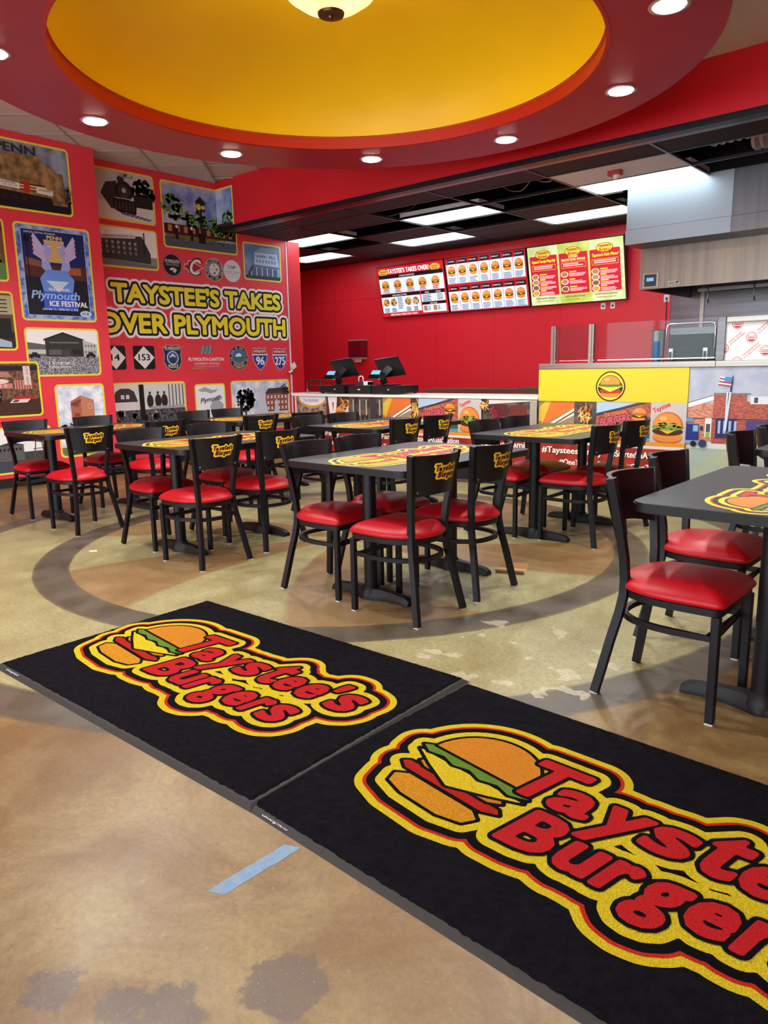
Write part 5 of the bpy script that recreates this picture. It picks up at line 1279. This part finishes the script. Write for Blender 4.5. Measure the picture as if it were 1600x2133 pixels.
# ------------------------------------------------------------------ entrance mats
def mat_thing(cx, cy, rz, L, D, label, lz, lx=0.0, lift=0.0):
    o = empty('entrance_mat', (cx, cy, 0), rz, label=label, cat='mat')
    bm = bmesh.new(); a, b = L / 2, D / 2
    A_ = [(-a, -b, 0), (a, -b, 0), (a, b, 0), (-a, b, 0)]; i = .018
    B_ = [(-a + i, -b + i, .006 + lift), (a - i, -b + i, .006 + lift), (a - i, b - i, .006 + lift), (-a + i, b - i, .006 + lift)]
    va = [bm.verts.new(p) for p in A_]; vb = [bm.verts.new(p) for p in B_]
    bm.faces.new(va[::-1]); bm.faces.new(vb)
    for k in range(4): bm.faces.new([va[k], va[(k + 1) % 4], vb[(k + 1) % 4], vb[k]])
    add('rubber_border', fin(bm, M_MATRUB), o)
    # pile field: a fine grid with a soft uneven nap, edges ragged
    bm = bmesh.new(); nx, ny = 130, 86; x0, x1, y0, y1 = -a + .014, a - .024, -b + .024, b - .010; rd = random.Random(4); g = []
    for j in range(ny + 1):
        row = []
        for q in range(nx + 1):
            e = min(q, nx - q, j, ny - j); jx = (rd.random() - .5) * .006
            row.append(bm.verts.new((x0 + (x1 - x0) * q / nx + jx, y0 + (y1 - y0) * j / ny + (rd.random() - .5) * .006, lift + (.004 if e == 0 else .0115) + (rd.random() - .5) * .0012)))
        g.append(row)
    for j in range(ny):
        for q in range(nx): bm.faces.new([g[j][q], g[j][q + 1], g[j + 1][q + 1], g[j + 1][q]])
    p = add('pile', fin(bm, M_PILEB, True), o)
    add('logo', logo_mesh(1, .00035, 'pile', '08080c', scale=.955), p, (lx, lz, .0126 + lift))
    A = Art((-a + .1, -b + .007, .0035 + lift), (1, 0, 0), (0, 1, 0), (0, 0, 1), .14, .015, .0012); A.text('CINTAS @ PHOTO', 0, .1, .7, 'd0d0d0', .8, bold=.06)
    add('maker_lettering', A.mesh(), o)
    return o
mat_thing(-2.475, 1.755, math.radians(1.0), 1.745, 1.15, 'black logo entrance mat lying across the painted floor ring', 0.0, lift=.008)
mat_thing(-.755, 1.735, math.radians(-1.8), 1.76, 1.13, 'black logo entrance mat with the blue tape at its edge', 0.0, .055)
bm = bmesh.new(); rd = random.Random(9); n = 14; Lp, Rp = [], []
for k in range(n + 1):
    t = k / n; x, y = -1.392 + .012 * t, .935 + .245 * t
    Lp.append((x - .022 - .003 * rd.random(), y - .02)); Rp.append((x + .020 + .004 * rd.random(), y))
prism(bm, Lp + Rp[::-1], 0, .0008)
tag(add('floor_tape', fin(bm, M_TAPE)), 'strip of blue tape stuck on the brown floor by the mat', 'tape')

# ================================================================== TABLES
TZ = .77
def table_proto():
    t = empty('dining_table', (0, 0, 0))
    hx, hy = .445, .61
    bm = bmesh.new(); prism(bm, rrect(-hx, -hy, hx, hy, .07, 7), TZ - .036, TZ - .002)
    bmesh.ops.bevel(bm, geom=[e for e in bm.edges if abs(e.verts[0].co.z - e.verts[1].co.z) < 1e-5], offset=.004, segments=2, affect='EDGES')
    top = add('tabletop', fin(bm, M_EDGE, 35), t)
    bm = bmesh.new(); prism(bm, rrect(-hx + .004, -hy + .004, hx - .004, hy - .004, .067, 7), TZ - .003, TZ)
    add('laminate', fin(bm, M_TABLE, 35), top)
    me = logo_mesh(1, .00018, 'gloss', '2c2a2e', scale=.66, yel='ffee38')
    add('logo', me, top, (.0, -.015, TZ + .0001), (0, 0, math.radians(90)))
    for y in (-.38, .38):
        bm = bmesh.new(); lathe(bm, [(.038, .05), (.038, TZ - .05)], 24, 0, y, cap=True); add('column', fin(bm, M_BLACK, 40), t)
        bm = bmesh.new(); bx(bm, -.16, .16, y - .05, y + .05, TZ - .052, TZ - .036); add('mounting_plate', fin(bm, M_CAST), t)
        bm = bmesh.new(); secs = []
        for k in range(25):
            s = -1 + 2 * k / 24; x = .285 * s; a = abs(s)
            w = .036 + .03 * max(0, 1 - a / .3) - .006 * a; h = .062 - .022 * a ** 2 if a < .9 else .062 - .022 * .81 - .25 * (a - .9) ** 1.2
            h = max(h, .014); base = .008 if .35 < a < .86 else .0
            secs.append([bm.verts.new((x, y + p, z)) for p, z in ((-w, base), (w, base), (w, h * .45), (w * .62, h), (-w * .62, h), (-w, h * .45))])
        for A_, B_ in zip(secs, secs[1:]):
            for i in range(6): bm.faces.new([A_[i], A_[(i + 1) % 6], B_[(i + 1) % 6], B_[i]])
        bm.faces.new(secs[0]); bm.faces.new(secs[-1][::-1])
        lathe(bm, [(.062, .0), (.064, .03), (.05, .06), (.04, .075)], 20, 0, y)
        add('cast_base', fin(bm, M_CAST, 40), t)
    return t
TB = table_proto()

# ================================================================== CHAIRS
POST = [(-.222, 0), (-.203, .1), (-.18, .22), (-.156, .33), (-.145, .40), (-.143, .46), (-.147, .54), (-.163, .67), (-.185, .82), (-.190, .852)]
HALF = [(.195, 0), (.18, .1), (.163, .22), (.146, .33), (.139, .40), (.137, .46), (.143, .54), (.159, .67), (.184, .82), (.189, .852)]
def post_y(z):
    for (ya, za), (yb, zb) in zip(HALF, HALF[1:]):
        if za <= z <= zb: return ya + (yb - ya) * (z - za) / (zb - za)
    return HALF[-1][0]
def post_x(z):
    for (xa, za), (xb, zb) in zip(POST, POST[1:]):
        if za <= z <= zb: return xa + (xb - xa) * (z - za) / (zb - za)
    return POST[-1][0]
def seat_outline(sc, n=14):
    P = []
    x0, hw, fr, bk = .06, .208, .236, -.198
    for k in range(n + 1):                       # back half, left to right
        a = math.pi / 2 + math.pi * k / n; c, s = math.cos(a), math.sin(a)
        P.append((x0 + (x0 - bk) * (-abs(c) ** .85), hw * math.copysign(abs(s) ** .82, s)))
    r = .032
    for cx, cy, a0 in ((fr - r, -hw + .006 + r, 270), (fr - r, hw - .006 - r, 0)):
        for k in range(5): a = math.radians(a0 + 90 * k / 4); P.append((cx + r * math.cos(a), cy + r * math.sin(a)))
    cx = .02
    return [(cx + (x - cx) * sc, y * sc) for x, y in P]
def back_off(y): return -.078 * (1 - (y / .178) ** 2)
def chair_proto():
    c = empty('dining_chair', (0, 0, 0))
    # cushion
    bm = bmesh.new(); rings = []
    for s, z in ((.93, .424), (.985, .430), (1.0, .438), (.99, .447), (.95, .459), (.86, .474), (.70, .489), (.48, .499), (.22, .503)):
        rings.append([bm.verts.new((x, y, z)) for x, y in seat_outline(s)])
    for A_, B_ in zip(rings, rings[1:]):
        for i in range(len(A_)): bm.faces.new([A_[i], A_[(i + 1) % len(A_)], B_[(i + 1) % len(A_)], B_[i]])
    bm.faces.new(rings[0][::-1]); bm.faces.new(rings[-1])
    add('seat_cushion', fin(bm, M_VINYL, True), c)
    bm = bmesh.new(); prism(bm, seat_outline(.95), .398, .4235); add('seat_frame', fin(bm, M_BLACK, 40), c)
    for sy in (-1, 1):
        bm = bmesh.new(); bx(bm, .196, .226, sy * .183 - .014, sy * .183 + .014, .004, .40)
        bmesh.ops.bevel(bm, geom=list(bm.edges), offset=.003, segments=1, affect='EDGES'); l = add('front_leg', fin(bm, M_BLACK), c)
        add('glide', box(.197, .225, sy * .183 - .013, sy * .183 + .013, 0, .006, M_GLIDE), l)
        bm = bmesh.new(); sweep(bm, [(x, sy * post_y(z), max(z, .004)) for x, z in POST], .027, .031, up=(1, 0, 0))
        l = add('back_leg', fin(bm, M_BLACK, 25), c)
        add('glide', box(-.237, -.207, sy * .195 - .013, sy * .195 + .013, 0, .006, M_GLIDE), l)
    # hoop under the seat
    O = [p for p in seat_outline(.90, 20)]; O = [p for p in O if p[0] < .19]
    bm = bmesh.new(); sweep(bm, [(.20, .176, .315)] + [(x, y, .315) for x, y in O] + [(.20, -.176, .315)], .02, .022); add('hoop_stretcher', fin(bm, M_BLACK, 40), c)
    # bent plywood back between the posts
    bm = bmesh.new(); n, m = 18, 6; Fg, Bg = [], []
    for j in range(m + 1):
        f, b = [], []
        for i in range(n + 1):
            q = -1 + 2 * i / n; z0 = .640 + .018 * (1 - q * q); z = z0 + (.850 - z0) * j / m; y = q * (post_y(z) - .011)
            x = post_x(z) + back_off(q * .178); f.append(bm.verts.new((x + .010, y, z))); b.append(bm.verts.new((x - .010, y, z)))
        Fg.append(f); Bg.append(b)
    for j in range(m):
        for i in range(n):
            bm.faces.new([Fg[j][i], Fg[j][i + 1], Fg[j + 1][i + 1], Fg[j + 1][i]]); bm.faces.new([Bg[j][i], Bg[j + 1][i], Bg[j + 1][i + 1], Bg[j][i + 1]])
    for i in range(n): bm.faces.new([Fg[0][i], Bg[0][i], Bg[0][i + 1], Fg[0][i + 1]]); bm.faces.new([Fg[m][i], Fg[m][i + 1], Bg[m][i + 1], Bg[m][i]])
    for j in range(m): bm.faces.new([Fg[j][0], Fg[j + 1][0], Bg[j + 1][0], Bg[j][0]]); bm.faces.new([Fg[j][n], Bg[j][n], Bg[j + 1][n], Fg[j + 1][n]])
    back = add('backrest', fin(bm, M_WOODB, 40), c)
    # small logo on the rear face, bent to the curve
    D = SDF(-.52, .84, -.38, .34, 170); V, Fc = logo_letters(); f = D.from_tris(V, Fc)
    A = Art((0, 0, 0), (1, 0, 0), (0, 1, 0), (0, 0, 1), .135, .135, .0006, 'print'); A.geo(*fill_loops(D.loops(f, .082)), 'f4d434'); A.geo(*fill_loops(D.loops(f, .014)), '560a16')
    me = A.mesh(); bm = bmesh.new(); bm.from_mesh(me)
    for q in np.linspace(-.064, .116, 19):
        bmesh.ops.bisect_plane(bm, geom=list(bm.verts) + list(bm.edges) + list(bm.faces), plane_co=(q, 0, 0), plane_no=(1, 0, 0))
    bmesh.ops.triangulate(bm, faces=bm.faces)
    for v in bm.verts:
        y, z, d = -(v.co.x - .024), .768 + v.co.y, v.co.z
        v.co = (post_x(z) + back_off(y / (post_y(z) - .011) * .178) - .0108 - d * 2, y, z)
    bm.to_mesh(me); bm.free()
    add('back_logo', me, back)
    for sy in (-1, 1): add('screw', box(post_x(.66) + back_off(.158) - .0105, post_x(.66) + back_off(.158) - .008, sy * .138 - .004, sy * .138 + .004, .662, .670, M_GREYPL), back)
    return c
CH = chair_proto()

ORD = ['first', 'second', 'third', 'fourth']
def place_table(k, row, x0, y0, rz=0):
    global TB
    w = 'mat side row' if row == 0 else 'counter side row'
    t = copy_tree(TB)
    t.location = (x0 + .452, y0 + .61, 0); t.rotation_euler = (0, 0, rz)
    tag(t, '%s black logo table from the photo wall, %s' % (ORD[k], w), 'table', 'black dining tables with burger logo')
def place_chair(k, row, side, end, xb, yc, jit=0.0):
    """side '+': back turned to the mats side of x, seat facing the photo wall ; xb = where its rear feet stand"""
    c = copy_tree(CH)
    tx = [t for t in TABLES if t[0] == k and t[1] == row][0][2] + .452
    xb = max(xb, tx + .445 + .080) if side == '+' else min(xb, tx - .445 - .080)      # clear of the table edge
    c.location = (xb - .222 if side == '+' else xb + .222, yc, 0)
    c.rotation_euler = (0, 0, (math.pi if side == '+' else 0) + jit)
    tag(c, 'red-seated black chair, %s side, %s end, %s table from photo wall, %s row' % ('logo-back' if side == '+' else 'photo-wall', 'counter' if end else 'mat', ORD[k], 'counter' if row else 'mat'), 'chair', 'red seated dining chairs')
TABLES = [(0, 0, -6.92, 2.72), (1, 0, -4.98, 2.70), (2, 0, -3.15, 2.72), (3, 0, -1.09, 2.58), (0, 1, -6.68, 4.50), (1, 1, -4.90, 4.50), (2, 1, -3.17, 4.55), (3, 1, -1.19, 4.52)]
for a in TABLES: place_table(*a)
CHAIRS = [(2, 0, '+', 0, -2.175, 2.90), (2, 0, '+', 1, -2.195, 3.42), (2, 0, '-', 0, -3.185, 2.955), (2, 0, '-', 1, -3.215, 3.40),
          (1, 0, '+', 0, -3.915, 2.87), (1, 0, '+', 1, -3.97, 3.445), (1, 0, '-', 0, -4.985, 2.965), (1, 0, '-', 1, -4.96, 3.57),
          (0, 0, '+', 0, -5.59, 2.88), (0, 0, '+', 1, -5.63, 3.60), (0, 0, '-', 0, -6.88, 2.95), (0, 0, '-', 1, -6.87, 3.61),
          (0, 1, '+', 0, -5.42, 4.49), (0, 1, '+', 1, -5.36, 5.02), (0, 1, '-', 0, -6.72, 4.615), (0, 1, '-', 1, -6.68, 5.05),
          (1, 1, '+', 0, -3.90, 4.77), (1, 1, '+', 1, -3.94, 5.25), (1, 1, '-', 0, -4.90, 4.60), (1, 1, '-', 1, -4.87, 5.06),
          (2, 1, '+', 0, -2.205, 4.90), (2, 1, '+', 1, -2.245, 5.42), (2, 1, '-', 0, -3.22, 4.85), (2, 1, '-', 1, -3.22, 5.30),
          (3, 0, '-', 0, -1.175, 2.765), (3, 0, '-', 1, -1.285, 3.44), (3, 1, '-', 0, -1.315, 4.68), (3, 1, '-', 1, -1.30, 5.25)]
rdj = random.Random(11)
for a in CHAIRS: place_chair(*a, jit=math.radians(rdj.uniform(-1.5, 1.5)))
for p in (TB, CH):
    for ch in list(p.children_recursive): bpy.data.objects.remove(ch)
    bpy.data.objects.remove(p)

# ================================================================== LITTLE THINGS ON THE FLOOR
bm = bmesh.new(); lathe(bm, [(0, .004), (.05, .004), (.055, .002), (.058, 0)], 28, -3.857, 3.871)
tag(add('floor_drain', fin(bm, M_CHROME, 30)), 'small round chrome floor cover at the centre of the painted ring', 'drain')
cb = empty('cardboard_tray', (-2.36, 3.89, 0), math.radians(20), label='small open brown cardboard tray lying under the table', cat='cardboard')
add('tray_bottom', box(-.09, .09, -.05, .05, 0, .003, M_CARD), cb)
me = box(-.09, .09, 0, .003, 0, .04, M_CARD); me.transform(Matrix.Translation((0, .05, .001)) @ Matrix.Rotation(-.6, 4, 'X')); add('flap', me, cb)
me = box(-.09, .09, -.003, 0, 0, .04, M_CARD); me.transform(Matrix.Translation((0, -.05, .001)) @ Matrix.Rotation(.9, 4, 'X')); add('flap', me, cb)
bm = bmesh.new(); prism(bm, [(-5.06, 2.50), (-5.02, 2.49), (-4.99, 2.53), (-5.03, 2.545)], 0, .002)
tag(add('paper_scrap', fin(bm, mat('cream_paper', 'e6dda0', .8))), 'small cream paper scrap on the floor near a chair leg', 'scrap')
